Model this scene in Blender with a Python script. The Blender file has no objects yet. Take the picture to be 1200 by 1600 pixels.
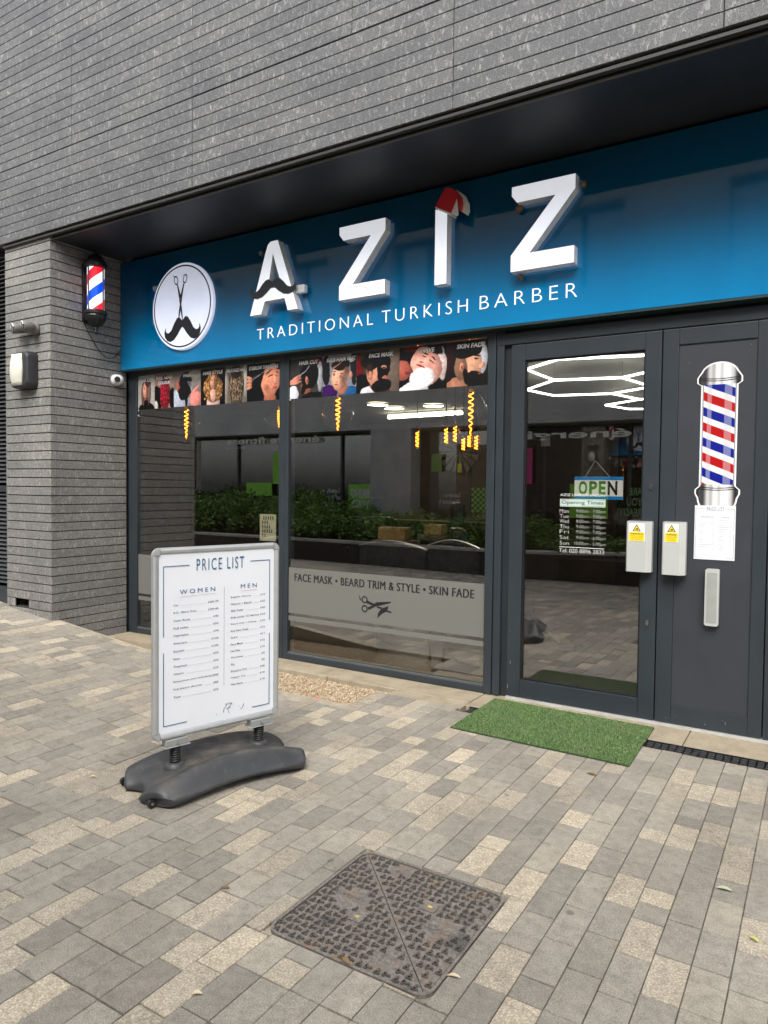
import bpy, bmesh, math, random
import numpy as np
from mathutils import Vector, Matrix
random.seed(7); rng = np.random.default_rng(7)
PI = math.pi; R = math.radians
SC = bpy.context.scene; COL = SC.collection
# ------------------------------------------------------------------ camera
CAMLOC = Vector((0, -4.35, 1.36)); FPX = 1113.0
yaw, pit, rol = R(-31.758), R(-1.928), R(0.623)
Fw = Vector((math.sin(yaw)*math.cos(pit), math.cos(yaw)*math.cos(pit), math.sin(pit)))
Rt0 = Fw.cross(Vector((0,0,1))).normalized(); Up0 = Rt0.cross(Fw)
Rt = Rt0*math.cos(rol)+Up0*math.sin(rol); Up = -Rt0*math.sin(rol)+Up0*math.cos(rol)
cd = bpy.data.cameras.new('camera'); cam = bpy.data.objects.new('camera', cd); COL.objects.link(cam)
cam.matrix_world = Matrix.Translation(CAMLOC) @ Matrix((Rt, Up, -Fw)).transposed().to_4x4()
cd.sensor_fit = 'VERTICAL'; cd.sensor_height = 36; cd.lens = 36*FPX/1600; cd.clip_end = 500; cd.clip_start = .02
SC.camera = cam
SC.render.resolution_x = 768; SC.render.resolution_y = 1024
# survey helper: a point measured in the photograph, laid on the wall plane y = const (used once, to read off real positions)
def P(u, v, y=0.0):
    d = Rt*((u-600)/FPX) - Up*((v-800)/FPX) + Fw
    t = (y-CAMLOC.y)/d.y; q = CAMLOC + d*t
    return q.x, q.z
def PZ(u, v, z=0.0):
    d = Rt*((u-600)/FPX) - Up*((v-800)/FPX) + Fw
    t = (z-CAMLOC.z)/d.z; q = CAMLOC + d*t
    return q.x, q.y
# ------------------------------------------------------------------ light
SUN_EL, SUN_AZ = 50, 160
w = bpy.data.worlds.new('World'); SC.world = w; w.use_nodes = True
nt = w.node_tree; nt.nodes.clear()
sky = nt.nodes.new('ShaderNodeTexSky'); sky.sky_type = 'NISHITA'; sky.sun_disc = False
sky.sun_elevation = R(SUN_EL); sky.sun_rotation = R(SUN_AZ); sky.air_density = 1.0; sky.dust_density = 3.0; sky.ozone_density = 1.0
hs = nt.nodes.new('ShaderNodeHueSaturation'); hs.inputs['Saturation'].default_value = .25
bg = nt.nodes.new('ShaderNodeBackground'); bg.inputs['Strength'].default_value = .15
wo = nt.nodes.new('ShaderNodeOutputWorld')
nt.links.new(sky.outputs[0], hs.inputs['Color']); nt.links.new(hs.outputs[0], bg.inputs[0]); nt.links.new(bg.outputs[0], wo.inputs[0])
sd = bpy.data.lights.new('sun', 'SUN'); sd.energy = 1.5; sd.angle = R(40); sd.color = (1, .96, .9)
so = bpy.data.objects.new('sun', sd); COL.objects.link(so)
# sun_rotation 0 is +Y, clockwise seen from above
sdir = Vector((math.sin(R(SUN_AZ))*math.cos(R(SUN_EL)), math.cos(R(SUN_AZ))*math.cos(R(SUN_EL)), math.sin(R(SUN_EL))))
so.rotation_euler = sdir.to_track_quat('Z', 'Y').to_euler()
SC.view_settings.view_transform = 'Standard'; SC.view_settings.look = 'None'
SC.view_settings.gamma = 1; SC.view_settings.use_curve_mapping = False
SC.view_settings.exposure = 1.2
cy = SC.cycles; cy.use_denoising = True; cy.max_bounces = 8; cy.diffuse_bounces = 3; cy.glossy_bounces = 4
cy.transparent_max_bounces = 16; cy.sample_clamp_indirect = 6; cy.use_adaptive_sampling = True; cy.adaptive_threshold = .02
cy.caustics_reflective = False; cy.caustics_refractive = False

# ------------------------------------------------------------------ object helpers
def ploc(p):
    v = Vector((0,0,0))
    while p is not None: v += p.location; p = p.parent
    return v
def obj(name, bm, m, parent=None, local=False, kind=None, smooth=False, label=None):
    if isinstance(bm, bmesh.types.BMesh):
        me = bpy.data.meshes.new(name); bm.to_mesh(me); bm.free()
    else: me = bm
    if not local and parent is not None: me.transform(Matrix.Translation(-ploc(parent)))
    if m is not None:
        if isinstance(m, (list, tuple)):
            for k in m: me.materials.append(k)
        else: me.materials.append(m)
    if smooth:
        for p in me.polygons: p.use_smooth = True
    o = bpy.data.objects.new(name, me); COL.objects.link(o)
    if parent is not None: o.parent = parent
    if kind: o['kind'] = kind
    if label: o['label'] = label
    return o
def thing(name, label, cat, loc=(0,0,0), rz=0, group=None):
    o = bpy.data.objects.new(name, None); COL.objects.link(o); o.location = loc; o.rotation_euler = (0,0,rz)
    o.empty_display_size = .1
    o['label'] = label; o['category'] = cat
    if group: o['group'] = group
    return o
def tag(o, label, cat, group=None):
    o['label'] = label; o['category'] = cat
    if group: o['group'] = group
    return o
def B(): return bmesh.new()
def bx(bm, x0, x1, y0, y1, z0, z1, mi=0):
    if x0 > x1: x0, x1 = x1, x0
    if y0 > y1: y0, y1 = y1, y0
    if z0 > z1: z0, z1 = z1, z0
    v = [bm.verts.new(c) for c in ((x0,y0,z0),(x1,y0,z0),(x1,y1,z0),(x0,y1,z0),(x0,y0,z1),(x1,y0,z1),(x1,y1,z1),(x0,y1,z1))]
    fs = [bm.faces.new([v[i] for i in f]) for f in ((3,2,1,0),(4,5,6,7),(0,1,5,4),(1,2,6,5),(2,3,7,6),(3,0,4,7))]
    for f in fs: f.material_index = mi
    return v
def bevel(bm, w, seg=1):
    bmesh.ops.bevel(bm, geom=bm.edges[:], offset=w, segments=seg, profile=.7, affect='EDGES', clamp_overlap=True)
    return bm
def box(name, x0, x1, y0, y1, z0, z1, m, parent=None, bev=0, **k):
    bm = B(); bx(bm, x0, x1, y0, y1, z0, z1)
    if bev: bevel(bm, bev, 2)
    return obj(name, bm, m, parent, **k)
def prism(bm, pts, y0, y1, mi=0):
    """outline in the x-z plane, given depth in y"""
    a = [bm.verts.new((p[0], y0, p[1])) for p in pts]; b = [bm.verts.new((p[0], y1, p[1])) for p in pts]
    n = len(pts); fs = [bm.faces.new(a), bm.faces.new(b[::-1])]
    for i in range(n): fs.append(bm.faces.new((a[i], b[i], b[(i+1)%n], a[(i+1)%n])))
    for f in fs: f.material_index = mi
    bmesh.ops.recalc_face_normals(bm, faces=fs)
def zprism(bm, pts, z0, z1):
    a = [bm.verts.new((p[0], p[1], z0)) for p in pts]; b = [bm.verts.new((p[0], p[1], z1)) for p in pts]
    n = len(pts); fs = [bm.faces.new(a), bm.faces.new(b[::-1])]
    for i in range(n): fs.append(bm.faces.new((a[i], b[i], b[(i+1)%n], a[(i+1)%n])))
    bmesh.ops.recalc_face_normals(bm, faces=fs)
def tube(bm, pts, r, seg=8, cap=True):
    rings = []; pts = [Vector(p) for p in pts]
    for i, p in enumerate(pts):
        t = (pts[min(i+1, len(pts)-1)]-pts[max(i-1, 0)]).normalized()
        a = t.cross(Vector((0,0,1)));
        if a.length < .05: a = t.cross(Vector((1,0,0)))
        a.normalize(); b = t.cross(a); rr = r[i] if isinstance(r, (list, tuple)) else r
        rings.append([bm.verts.new(p+(a*math.cos(2*PI*k/seg)+b*math.sin(2*PI*k/seg))*rr) for k in range(seg)])
    for i in range(len(rings)-1):
        for k in range(seg): bm.faces.new((rings[i][k], rings[i+1][k], rings[i+1][(k+1)%seg], rings[i][(k+1)%seg]))
    if cap: bm.faces.new(rings[0]); bm.faces.new(rings[-1][::-1])
    bmesh.ops.recalc_face_normals(bm, faces=bm.faces[:])
def lathe(bm, c, prof, seg=24, axis='z', cap=True):
    rings = []
    for r, h in prof:
        ring = []
        for k in range(seg):
            a = 2*PI*k/seg; u, v = r*math.cos(a), r*math.sin(a)
            q = (u, v, h) if axis == 'z' else ((u, h, v) if axis == 'y' else (h, u, v))
            ring.append(bm.verts.new((c[0]+q[0], c[1]+q[1], c[2]+q[2])))
        rings.append(ring)
    for i in range(len(rings)-1):
        for k in range(seg): bm.faces.new((rings[i][k], rings[i][(k+1)%seg], rings[i+1][(k+1)%seg], rings[i+1][k]))
    if cap: bm.faces.new(rings[0]); bm.faces.new(rings[-1])
    bmesh.ops.recalc_face_normals(bm, faces=bm.faces[:])
def rrect(x0, x1, z0, z1, r, n=5):
    pts = []
    for cx, cz, a0 in ((x1-r, z1-r, 0), (x0+r, z1-r, 90), (x0+r, z0+r, 180), (x1-r, z0+r, 270)):
        for k in range(n+1):
            a = R(a0+90*k/n); pts.append((cx+r*math.cos(a), cz+r*math.sin(a)))
    return pts
_tc = {}
def textmesh(s, bold=0.0, extrude=0.0, res=3, space=1.0, shear=0.0):
    key = (s, bold, extrude, res, space, shear)
    if key not in _tc:
        c = bpy.data.curves.new('t', 'FONT'); c.body = s; c.size = 1; c.offset = bold; c.extrude = extrude
        c.resolution_u = res; c.space_character = space; c.shear = shear
        o = bpy.data.objects.new('t', c); COL.objects.link(o)
        bpy.context.view_layer.update()
        dg = bpy.context.evaluated_depsgraph_get()
        me = bpy.data.meshes.new_from_object(o.evaluated_get(dg))
        bpy.data.objects.remove(o); bpy.data.curves.remove(c)
        me.materials.clear()
        _tc[key] = me
    return _tc[key].copy()
def text(name, s, x0, x1, z0, z1, y, m, parent=None, bold=0., ex=0., rot=0., mirror=False, quad=None, M=None, local=False, **k):
    """lettering fitted to a rectangle of the x-z plane, facing -y (M: other placement of the unit rectangle)"""
    me = textmesh(s, bold, 0, **k)
    co = np.empty(len(me.vertices)*3); me.vertices.foreach_get('co', co); co = co.reshape(-1, 3)
    mn, mx = co.min(0), co.max(0)
    u = (co[:,0]-mn[0])/(mx[0]-mn[0]); v = (co[:,1]-mn[1])/max(1e-6, (mx[1]-mn[1]))
    new = np.empty_like(co); new[:,0] = x0+u*(x1-x0); new[:,1] = y; new[:,2] = z0+v*(z1-z0)
    me.vertices.foreach_set('co', new.ravel()); me.update()
    if M is not None: me.transform(M)
    if ex:
        bm = B(); bm.from_mesh(me); r = bmesh.ops.extrude_face_region(bm, geom=bm.faces[:])
        bmesh.ops.translate(bm, vec=(0, ex, 0), verts=[g for g in r['geom'] if isinstance(g, bmesh.types.BMVert)])
        bm.to_mesh(me); bm.free()
    return obj(name, me, m, parent, local=local)

# ------------------------------------------------------------------ materials
def M0(name):
    m = bpy.data.materials.new(name); m.use_nodes = True
    return m, m.node_tree, m.node_tree.nodes['Principled BSDF']
def nd(t, ty, **kw):
    n = t.nodes.new(ty)
    for a, b in kw.items(): setattr(n, a, b)
    return n
def noise(t, vec, scale, detail=4, rough=.6, dist=0):
    n = nd(t, 'ShaderNodeTexNoise'); n.inputs['Scale'].default_value = scale; n.inputs['Detail'].default_value = detail
    n.inputs['Roughness'].default_value = rough; n.inputs['Distortion'].default_value = dist
    if vec is not None: t.links.new(vec, n.inputs['Vector'])
    return n.outputs['Fac']
def ramp(t, fac, stops):
    r = nd(t, 'ShaderNodeValToRGB'); e = r.color_ramp.elements
    while len(e) < len(stops): e.new(.5)
    for q, (p, c) in zip(e, stops): q.position = p; q.color = (*c, 1) if len(c) == 3 else c
    t.links.new(fac, r.inputs[0]); return r.outputs[0]
def mixc(t, fac, a, b, mode='MIX'):
    n = nd(t, 'ShaderNodeMix', data_type='RGBA', blend_type=mode)
    for i, v in ((0, fac), (6, a), (7, b)):
        if isinstance(v, bpy.types.NodeSocket): t.links.new(v, n.inputs[i])
        elif isinstance(v, (int, float)): n.inputs[i].default_value = v
        else: n.inputs[i].default_value = (*v, 1)
    return n.outputs[2]
def math_(t, op, a, b=None, clamp=False):
    n = nd(t, 'ShaderNodeMath', operation=op, use_clamp=clamp)
    for i, v in ((0, a), (1, b)):
        if v is None: continue
        if isinstance(v, bpy.types.NodeSocket): t.links.new(v, n.inputs[i])
        else: n.inputs[i].default_value = v
    return n.outputs[0]
def pos(t): return nd(t, 'ShaderNodeNewGeometry').outputs['Position']
def mapping(t, vec, scale=(1,1,1), rot=(0,0,0)):
    n = nd(t, 'ShaderNodeMapping'); n.inputs['Scale'].default_value = scale; n.inputs['Rotation'].default_value = rot
    t.links.new(vec, n.inputs['Vector']); return n.outputs[0]
def bump(t, bs, h, strength=.3, dist=.002):
    n = nd(t, 'ShaderNodeBump'); n.inputs['Strength'].default_value = strength; n.inputs['Distance'].default_value = dist
    t.links.new(h, n.inputs['Height']); t.links.new(n.outputs[0], bs.inputs['Normal'])
def plain(name, c, rough=.5, metal=0, var=.12, scale=8, bmp=0, emit=0, coat=0):
    m, t, b = M0(name)
    b.inputs['Roughness'].default_value = rough; b.inputs['Metallic'].default_value = metal
    p = pos(t); f = noise(t, p, scale, 5)
    lo = tuple(x*(1-var) for x in c); hi = tuple(min(1, x*(1+var)) for x in c)
    col = ramp(t, f, [(.3, lo), (.7, hi)]); t.links.new(col, b.inputs['Base Color'])
    if bmp: bump(t, b, noise(t, p, scale*12, 3), bmp, .001)
    if emit:
        t.links.new(col, b.inputs['Emission Color']); b.inputs['Emission Strength'].default_value = emit
    if coat: b.inputs['Coat Weight'].default_value = coat
    return m
def emissive(name, c, s):
    m, t, b = M0(name); b.inputs['Base Color'].default_value = (*c, 1)
    b.inputs['Emission Color'].default_value = (*c, 1); b.inputs['Emission Strength'].default_value = s
    return m
def stone_mat(name, base=.17, fl=.42, tint=(1,1,1.01)):
    m, t, b = M0(name); p = pos(t)
    inf = nd(t, 'ShaderNodeObjectInfo').outputs['Random']
    fine = noise(t, p, 150, 3, .75)
    c0 = ramp(t, fine, [(.32, tuple(base*.55*k for k in tint)), (.52, tuple(base*k for k in tint)), (.72, tuple(base*1.9*k for k in tint))])
    st = noise(t, mapping(t, p, (46, 46, 20), (0, R(30), 0)), 1, 4, .75, .8)
    fk = ramp(t, st, [(.54, (0,0,0)), (.68, (.7,.7,.7))])
    st2 = noise(t, mapping(t, p, (32, 32, 13), (0, R(-45), 0)), 1, 5, .8, 1.4)
    fk2 = ramp(t, st2, [(.60, (0,0,0)), (.66, (.8,.8,.8))])
    c1 = mixc(t, fk, c0, (fl, fl, fl*.98)); c1 = mixc(t, fk2, c1, (fl*1.05, fl*1.04, fl))
    big = ramp(t, noise(t, p, 2.2, 4, .6), [(.3, (.82,.82,.84)), (.7, (1.15,1.14,1.1))])
    c2 = mixc(t, 1.0, c1, big, 'MULTIPLY')
    tone = ramp(t, inf, [(0, (.88,.885,.90)), (1, (1.12,1.11,1.09))])
    c3 = mixc(t, 1.0, c2, tone, 'MULTIPLY')
    t.links.new(c3, b.inputs['Base Color']); b.inputs['Roughness'].default_value = .62
    bump(t, b, fine, .5, .003)
    return m
def paver_mat(name, c0, c1, speck, scale):
    m, t, b = M0(name); p = pos(t)
    a = nd(t, 'ShaderNodeAttribute', attribute_name='tint').outputs['Fac']
    r = math_(t, 'FRACT', math_(t, 'ADD', nd(t, 'ShaderNodeObjectInfo').outputs['Random'], a))
    f = noise(t, p, scale, 3, .8)
    col = ramp(t, f, [(.36, c0), (.56, c1), (.68, speck)])
    tone = ramp(t, r, [(0, (.80,.79,.78)), (.35, (.97,.955,.93)), (.7, (1.01,1.0,.98)), (1, (1.20,1.17,1.11))])
    col = mixc(t, 1.0, col, tone, 'MULTIPLY')
    d = ramp(t, noise(t, p, 1.6, 5, .65), [(.35, (.84,.82,.79)), (.65, (1.1,1.08,1.05))])
    col = mixc(t, 1.0, col, d, 'MULTIPLY')
    mo = ramp(t, noise(t, p, 24, 5, .7, .4), [(.32, (.80,.79,.78)), (.5, (1,1,1)), (.7, (1.16,1.15,1.12))])
    col = mixc(t, 1.0, col, mo, 'MULTIPLY')
    st = ramp(t, noise(t, p, 7, 6, .7, .5), [(.60, (0,0,0)), (.74, (.5,.5,.5))])
    col = mixc(t, st, col, (.11, .10, .088))
    vo = nd(t, 'ShaderNodeTexVoronoi'); vo.inputs['Scale'].default_value = 3.1; t.links.new(p, vo.inputs['Vector'])
    gum = ramp(t, vo.outputs['Distance'], [(.030, (.65,.65,.65)), (.052, (0,0,0))])
    col = mixc(t, gum, col, (.075, .07, .065))
    t.links.new(col, b.inputs['Base Color']); b.inputs['Roughness'].default_value = .85
    bump(t, b, f, .45, .002)
    return m
STONE = stone_mat('grey_flecked_stone', .105, .36, (.98,1,1.04))
STONE2 = stone_mat('pillar_stone', .185, .40, (1.02, 1, .95))
PGREY = paver_mat('grey_paver', (.185,.172,.15), (.292,.275,.243), (.40,.38,.34), 240)
PLIGHT = paver_mat('buff_paver', (.24,.21,.165), (.41,.372,.305), (.60,.56,.48), 150)
JOINT = plain('joint_sand', (.26,.23,.185), .95, var=.5, scale=14)
BLACKV = plain('black_void', (.006,.006,.007), .8)
FRAME = plain('anthracite_paint', (.026,.033,.040), .38, var=.1, scale=5, bmp=.04)
PANEL = plain('door_panel_paint', (.033,.037,.045), .42, var=.12, scale=4, bmp=.05)
SOFFIT = plain('soffit_paint', (.022,.024,.029), .5, var=.2, scale=3)
STRIP = plain('dull_metal_strip', (.12,.11,.09), .5, var=.2)
def concrete_mat():
    m, t, b = M0('sill_concrete'); p = pos(t)
    f = noise(t, p, 7, 6, .65); g = noise(t, p, 120, 3, .7)
    c = ramp(t, f, [(.3, (.19,.155,.105)), (.5, (.31,.26,.18)), (.72, (.40,.345,.25))])
    c = mixc(t, .35, c, ramp(t, g, [(.3, (.16,.13,.09)), (.7, (.45,.39,.29))]))
    t.links.new(c, b.inputs['Base Color']); b.inputs['Roughness'].default_value = .9; bump(t, b, g, .4, .002)
    return m
CONC = concrete_mat()
WHITE = plain('white_acrylic', (.80,.81,.84), .3, var=.03)
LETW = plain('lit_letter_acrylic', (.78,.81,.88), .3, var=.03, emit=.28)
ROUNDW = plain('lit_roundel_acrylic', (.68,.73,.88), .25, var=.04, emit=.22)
WHITESIDE = plain('white_acrylic_return', (.74,.75,.78), .4, var=.12, scale=30)
WVINYL = plain('white_vinyl', (.78,.78,.78), .5, var=.03)
BVINYL = plain('black_vinyl', (.014,.014,.016), .4)
ALU = plain('brushed_aluminium', (.48,.49,.49), .38, metal=.55, var=.06, scale=20)
SILVER = plain('silver_box_paint', (.42,.43,.41), .45, var=.04)
STEEL = plain('steel', (.45,.44,.42), .3, metal=1, var=.1)
BLKPL = plain('black_plastic', (.012,.012,.013), .35, var=.2)
def rubber_mat():
    m, t, b = M0('scuffed_rubber_plastic'); p = pos(t)
    f = noise(t, p, 6, 6, .7); g = noise(t, mapping(t, p, (20, 60, 20)), 1, 4, .8)
    c = ramp(t, f, [(.35, (.028,.030,.034)), (.65, (.048,.049,.052))])
    c = mixc(t, ramp(t, g, [(.62, (0,0,0)), (.8, (.6,.6,.6))]), c, (.15,.145,.135))
    top = nd(t, 'ShaderNodeSeparateXYZ'); t.links.new(nd(t, 'ShaderNodeNewGeometry').outputs['Normal'], top.inputs[0])
    dust = math_(t, 'MULTIPLY', ramp(t, noise(t, p, 9, 5, .7), [(.42, (0,0,0)), (.62, (.5,.5,.5))]), math_(t, 'POWER', math_(t, 'MAXIMUM', top.outputs[2], 0), 6))
    c = mixc(t, dust, c, (.17,.145,.11))
    t.links.new(c, b.inputs['Base Color']); b.inputs['Roughness'].default_value = .5; bump(t, b, noise(t, p, 300, 2), .12, .001)
    return m
RUBBER = rubber_mat()
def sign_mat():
    # the sign face runs from navy at the top to lighter blue at the lower edge, under a glossy laminate
    m, t, b = M0('sign_blue_face'); p = pos(t)
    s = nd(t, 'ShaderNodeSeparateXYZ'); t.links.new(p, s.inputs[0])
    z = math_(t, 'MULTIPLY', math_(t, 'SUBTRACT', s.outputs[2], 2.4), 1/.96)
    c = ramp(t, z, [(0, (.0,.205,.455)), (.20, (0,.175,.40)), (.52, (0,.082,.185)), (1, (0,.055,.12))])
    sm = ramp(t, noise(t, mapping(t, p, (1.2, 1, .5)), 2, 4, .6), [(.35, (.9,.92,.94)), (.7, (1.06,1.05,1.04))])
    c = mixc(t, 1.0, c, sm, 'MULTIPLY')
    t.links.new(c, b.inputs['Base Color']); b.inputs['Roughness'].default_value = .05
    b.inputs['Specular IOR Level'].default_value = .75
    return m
SIGNBLUE = sign_mat()
def glass_mat(name, base=.19, tint=(.95,.95,.92)):
    m = bpy.data.materials.new(name); m.use_nodes = True; t = m.node_tree; t.nodes.clear()
    out = nd(t, 'ShaderNodeOutputMaterial'); mx = nd(t, 'ShaderNodeMixShader')
    tr = nd(t, 'ShaderNodeBsdfTransparent'); tr.inputs[0].default_value = (*tint, 1)
    gl = nd(t, 'ShaderNodeBsdfGlossy'); gl.inputs['Roughness'].default_value = 0.0; gl.inputs[0].default_value = (.93,.93,.95,1)
    lw = nd(t, 'ShaderNodeLayerWeight'); lw.inputs[0].default_value = .5
    f = math_(t, 'ADD', math_(t, 'MULTIPLY', math_(t, 'POWER', lw.outputs['Facing'], 4.0), .7), base)
    t.links.new(f, mx.inputs[0]); t.links.new(tr.outputs[0], mx.inputs[1]); t.links.new(gl.outputs[0], mx.inputs[2])
    t.links.new(mx.outputs[0], out.inputs[0]); return m
GLASS = glass_mat('shop_glass')
BULBGLASS = glass_mat('bulb_glass', .05, (.95,.9,.85))
GYMGLASS = glass_mat('gym_glass', .22, (.4,.42,.38))
def img_mat(name, arr, rough=.4, emit=0):
    h, wd, _ = arr.shape
    im = bpy.data.images.new(name, wd, h, alpha=False)
    a = np.ones((h, wd, 4), dtype=np.float32); a[..., :3] = np.clip(arr[::-1], 0, 1)
    im.pixels.foreach_set(a.ravel()); im.update(); im.pack()
    m, t, b = M0(name); n = nd(t, 'ShaderNodeTexImage'); n.image = im
    t.links.new(n.outputs[0], b.inputs['Base Color']); b.inputs['Roughness'].default_value = rough
    if emit: t.links.new(n.outputs[0], b.inputs['Emission Color']); b.inputs['Emission Strength'].default_value = emit
    return m
def sheet(name, x0, x1, z0, z1, y, m, parent=None, th=.0012, **k):
    """thin printed sheet facing -y, UVs run over its front"""
    bm = B(); v = bx(bm, x0, x1, y, y+th, z0, z1); uv = bm.loops.layers.uv.new('UVMap')
    for f in bm.faces:
        for l in f.loops: l[uv].uv = ((l.vert.co.x-x0)/(x1-x0), (l.vert.co.z-z0)/(z1-z0))
    return obj(name, bm, m, parent, **k)

# ================================================================== GROUND
def gz(x, y):
    if x >= -3.2: return 0.0
    h = .1*(math.sqrt((-3.2-x)**2+.01)-.1)
    if h > .29: h = .29+.05*(1-math.exp(-(h-.29)/.05))
    return h*min(1, max(0, (y+6.2)/3.2))
def subtract(rect, hole):
    x0, x1, y0, y1 = rect; a0, a1, b0, b1 = hole
    if x1 <= a0 or x0 >= a1 or y1 <= b0 or y0 >= b1: return [rect]
    out = []
    if x0 < a0: out.append((x0, a0, y0, y1)); x0 = a0
    if x1 > a1: out.append((a1, x1, y0, y1)); x1 = a1
    if y0 < b0: out.append((x0, x1, y0, b0))
    if y1 > b1: out.append((x0, x1, b1, y1))
    return out
MH = (-1.437, -.862, -2.712, -2.132)   # manhole frame rectangle
DR = (-1.86, 1.6, -.425, -.295)        # drain channel
blocks = []
for r_ in range(-112, 30):
    xa = -.593+.1008*r_; xb = xa+.1008
    if xb < -11.5 or xa > 2.4: continue
    lim = -.72 if xb <= -2.44 else (-.425 if xa > -1.95 else -.36)
    y = lim; first = True
    off = random.choice((.05, .1, .15, .2)) if random.random() < .9 else .2
    while y > -9.9:
        ln = (off if first else random.choice((.2, .2, .2, .2, .15, .1, .2))); first = False
        y2 = y-ln
        if y2 > -6.0 or xa > -4 or True:
            light = random.random() < .27
            for q in subtract((xa, xb, y2, y), MH):
                if q[1]-q[0] > .012 and q[3]-q[2] > .012: blocks.append((*q, light))
        y = y2
def inplanter(x, y): return y < -5.85
blocks = [b for b in blocks if not inplanter((b[0]+b[1])/2, (b[2]+b[3])/2)]
pav = bpy.data.objects.new('pavement', None); COL.objects.link(pav); pav['kind'] = 'structure'
# bed under the blocks
bm = B(); xs = [-60, -20] + [-12+.4*i for i in range(22)] + [-3.2, -2.45, 2.5, 60]
ys = [-.735]+[-.9-.25*i for i in range(22)]+[-6.4, -60]
for i in range(len(xs)-1):
    for j in range(-1, len(ys)-1):
        ya, yb = (-.425, -.735) if j < 0 else (ys[j], ys[j+1])
        if j < 0 and xs[i] < -2.5: continue
        v = [bm.verts.new((x, y, gz(x, y)-.012)) for x, y in ((xs[i], yb), (xs[i+1], yb), (xs[i+1], ya), (xs[i], ya))]; bm.faces.new(v)
obj('sand_bed', bm, JOINT, pav)
def add_block(bm, x0, x1, y0, y1, zf, tilt=(0,0), g=.0013, ch=.0022, depth=.05):
    x0 += g; x1 -= g; y0 += g*1.9; y1 -= g*1.9
    lift = random.uniform(-.0015, .0015); rows = []
    for (a, dz) in ((ch, 0), (0, -ch), (0, -depth)):
        rows.append([bm.verts.new((x, y, zf(x, y)+dz+lift)) for x, y in ((x0+a, y0+a), (x1-a, y0+a), (x1-a, y1-a), (x0+a, y1-a))])
    fs = [bm.faces.new(rows[0])]
    for k in range(2):
        for i in range(4): fs.append(bm.faces.new((rows[k+1][i], rows[k+1][(i+1)%4], rows[k][(i+1)%4], rows[k][i])))
    return fs
def cdist(b): return (Vector(((b[0]+b[1])/2, (b[2]+b[3])/2, 0))-CAMLOC).length
def inview(b):
    q = Vector(((b[0]+b[1])/2, (b[2]+b[3])/2, 0))-CAMLOC; z = q.dot(Fw)
    if z < .5: return False
    u = 600+FPX*q.dot(Rt)/z; v = 800-FPX*q.dot(Up)/z
    return -30 < u < 1230 and v < 1640
vis = sorted([b for b in blocks if inview(b)], key=cdist)
near = set(vis[:298]); cache = {}
for b in near:
    wd, ln = round(b[1]-b[0], 4), round(b[3]-b[2], 3); key = (wd, ln, b[4])
    if key not in cache:
        bm = B(); add_block(bm, -wd/2, wd/2, -ln/2, ln/2, lambda x, y: 0)
        me = bpy.data.meshes.new('paver'); bm.to_mesh(me); bm.free(); me.materials.append(PLIGHT if b[4] else PGREY); cache[key] = me
    o = bpy.data.objects.new('paver', cache[key]); COL.objects.link(o); o.parent = pav
    xc, yc = (b[0]+b[1])/2, (b[2]+b[3])/2
    o.location = (xc, yc, gz(xc, yc)+random.uniform(-.001, .001)); o.rotation_euler = (random.gauss(0, .004), random.gauss(0, .006)+math.atan((gz(xc-.05, yc)-gz(xc+.05, yc))/.1), random.gauss(0, .003))
bm = B(); tints = []
for b in blocks:
    if b in near: continue
    fs = add_block(bm, b[0], b[1], b[2], b[3], gz); t_ = random.random()
    for f in fs: f.material_index = 1 if b[4] else 0; tints.append(t_)
me = bpy.data.meshes.new('paver_field'); bm.to_mesh(me); bm.free()
at = me.attributes.new('tint', 'FLOAT', 'FACE'); at.data.foreach_set('value', np.array(tints, dtype=np.float32))
obj('paver_field', me, [PGREY, PLIGHT], pav, kind='stuff')
# concrete sill slab along the shopfront and the ground in the recess
def struct(o): o['kind'] = 'structure'; return o
bm = B(); bx(bm, -5.476, -3.02, -.234, .1, -.12, -.001); bx(bm, -3.014, -1.90, -.234, .1, -.12, -.001); bevel(bm, .004)
struct(obj('sill_ledge', bm, CONC))
bm = B(); bx(bm, -1.895, -.62, -.29, .1, -.14, -.004); bx(bm, -.615, 2.4, -.29, .1, -.14, -.004); bevel(bm, .004)
struct(obj('threshold_slab', bm, CONC))
bm = B(); bx(bm, -5.476, -2.44, -.75, -.236, -.2, -.045); bx(bm, -2.44, -1.9, -.36, -.236, -.2, -.008)
struct(obj('recess_floor', bm, CONC))
# edging kerb that retains the raised paving beside the recess
bm = B(); segs = 16
for i in range(segs):
    xa = -5.476+(3.03/segs)*i; xb = xa+3.03/segs-.004
    v = []
    for x in (xa, xb):
        z = gz(x, -.74)
        v.append([bm.verts.new((x, -.772, z-.0005)), bm.verts.new((x, -.700, z-.0005)), bm.verts.new((x, -.700, -.2)), bm.verts.new((x, -.772, -.2))])
    for k in range(4): bm.faces.new((v[0][k], v[0][(k+1)%4], v[1][(k+1)%4], v[1][k]))
    bm.faces.new(v[0]); bm.faces.new(v[1])
bmesh.ops.recalc_face_normals(bm, faces=bm.faces[:])
struct(obj('paving_edge_kerb', bm, plain('edge_kerb', (.36,.31,.23), .9, var=.2, scale=20)))
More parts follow.
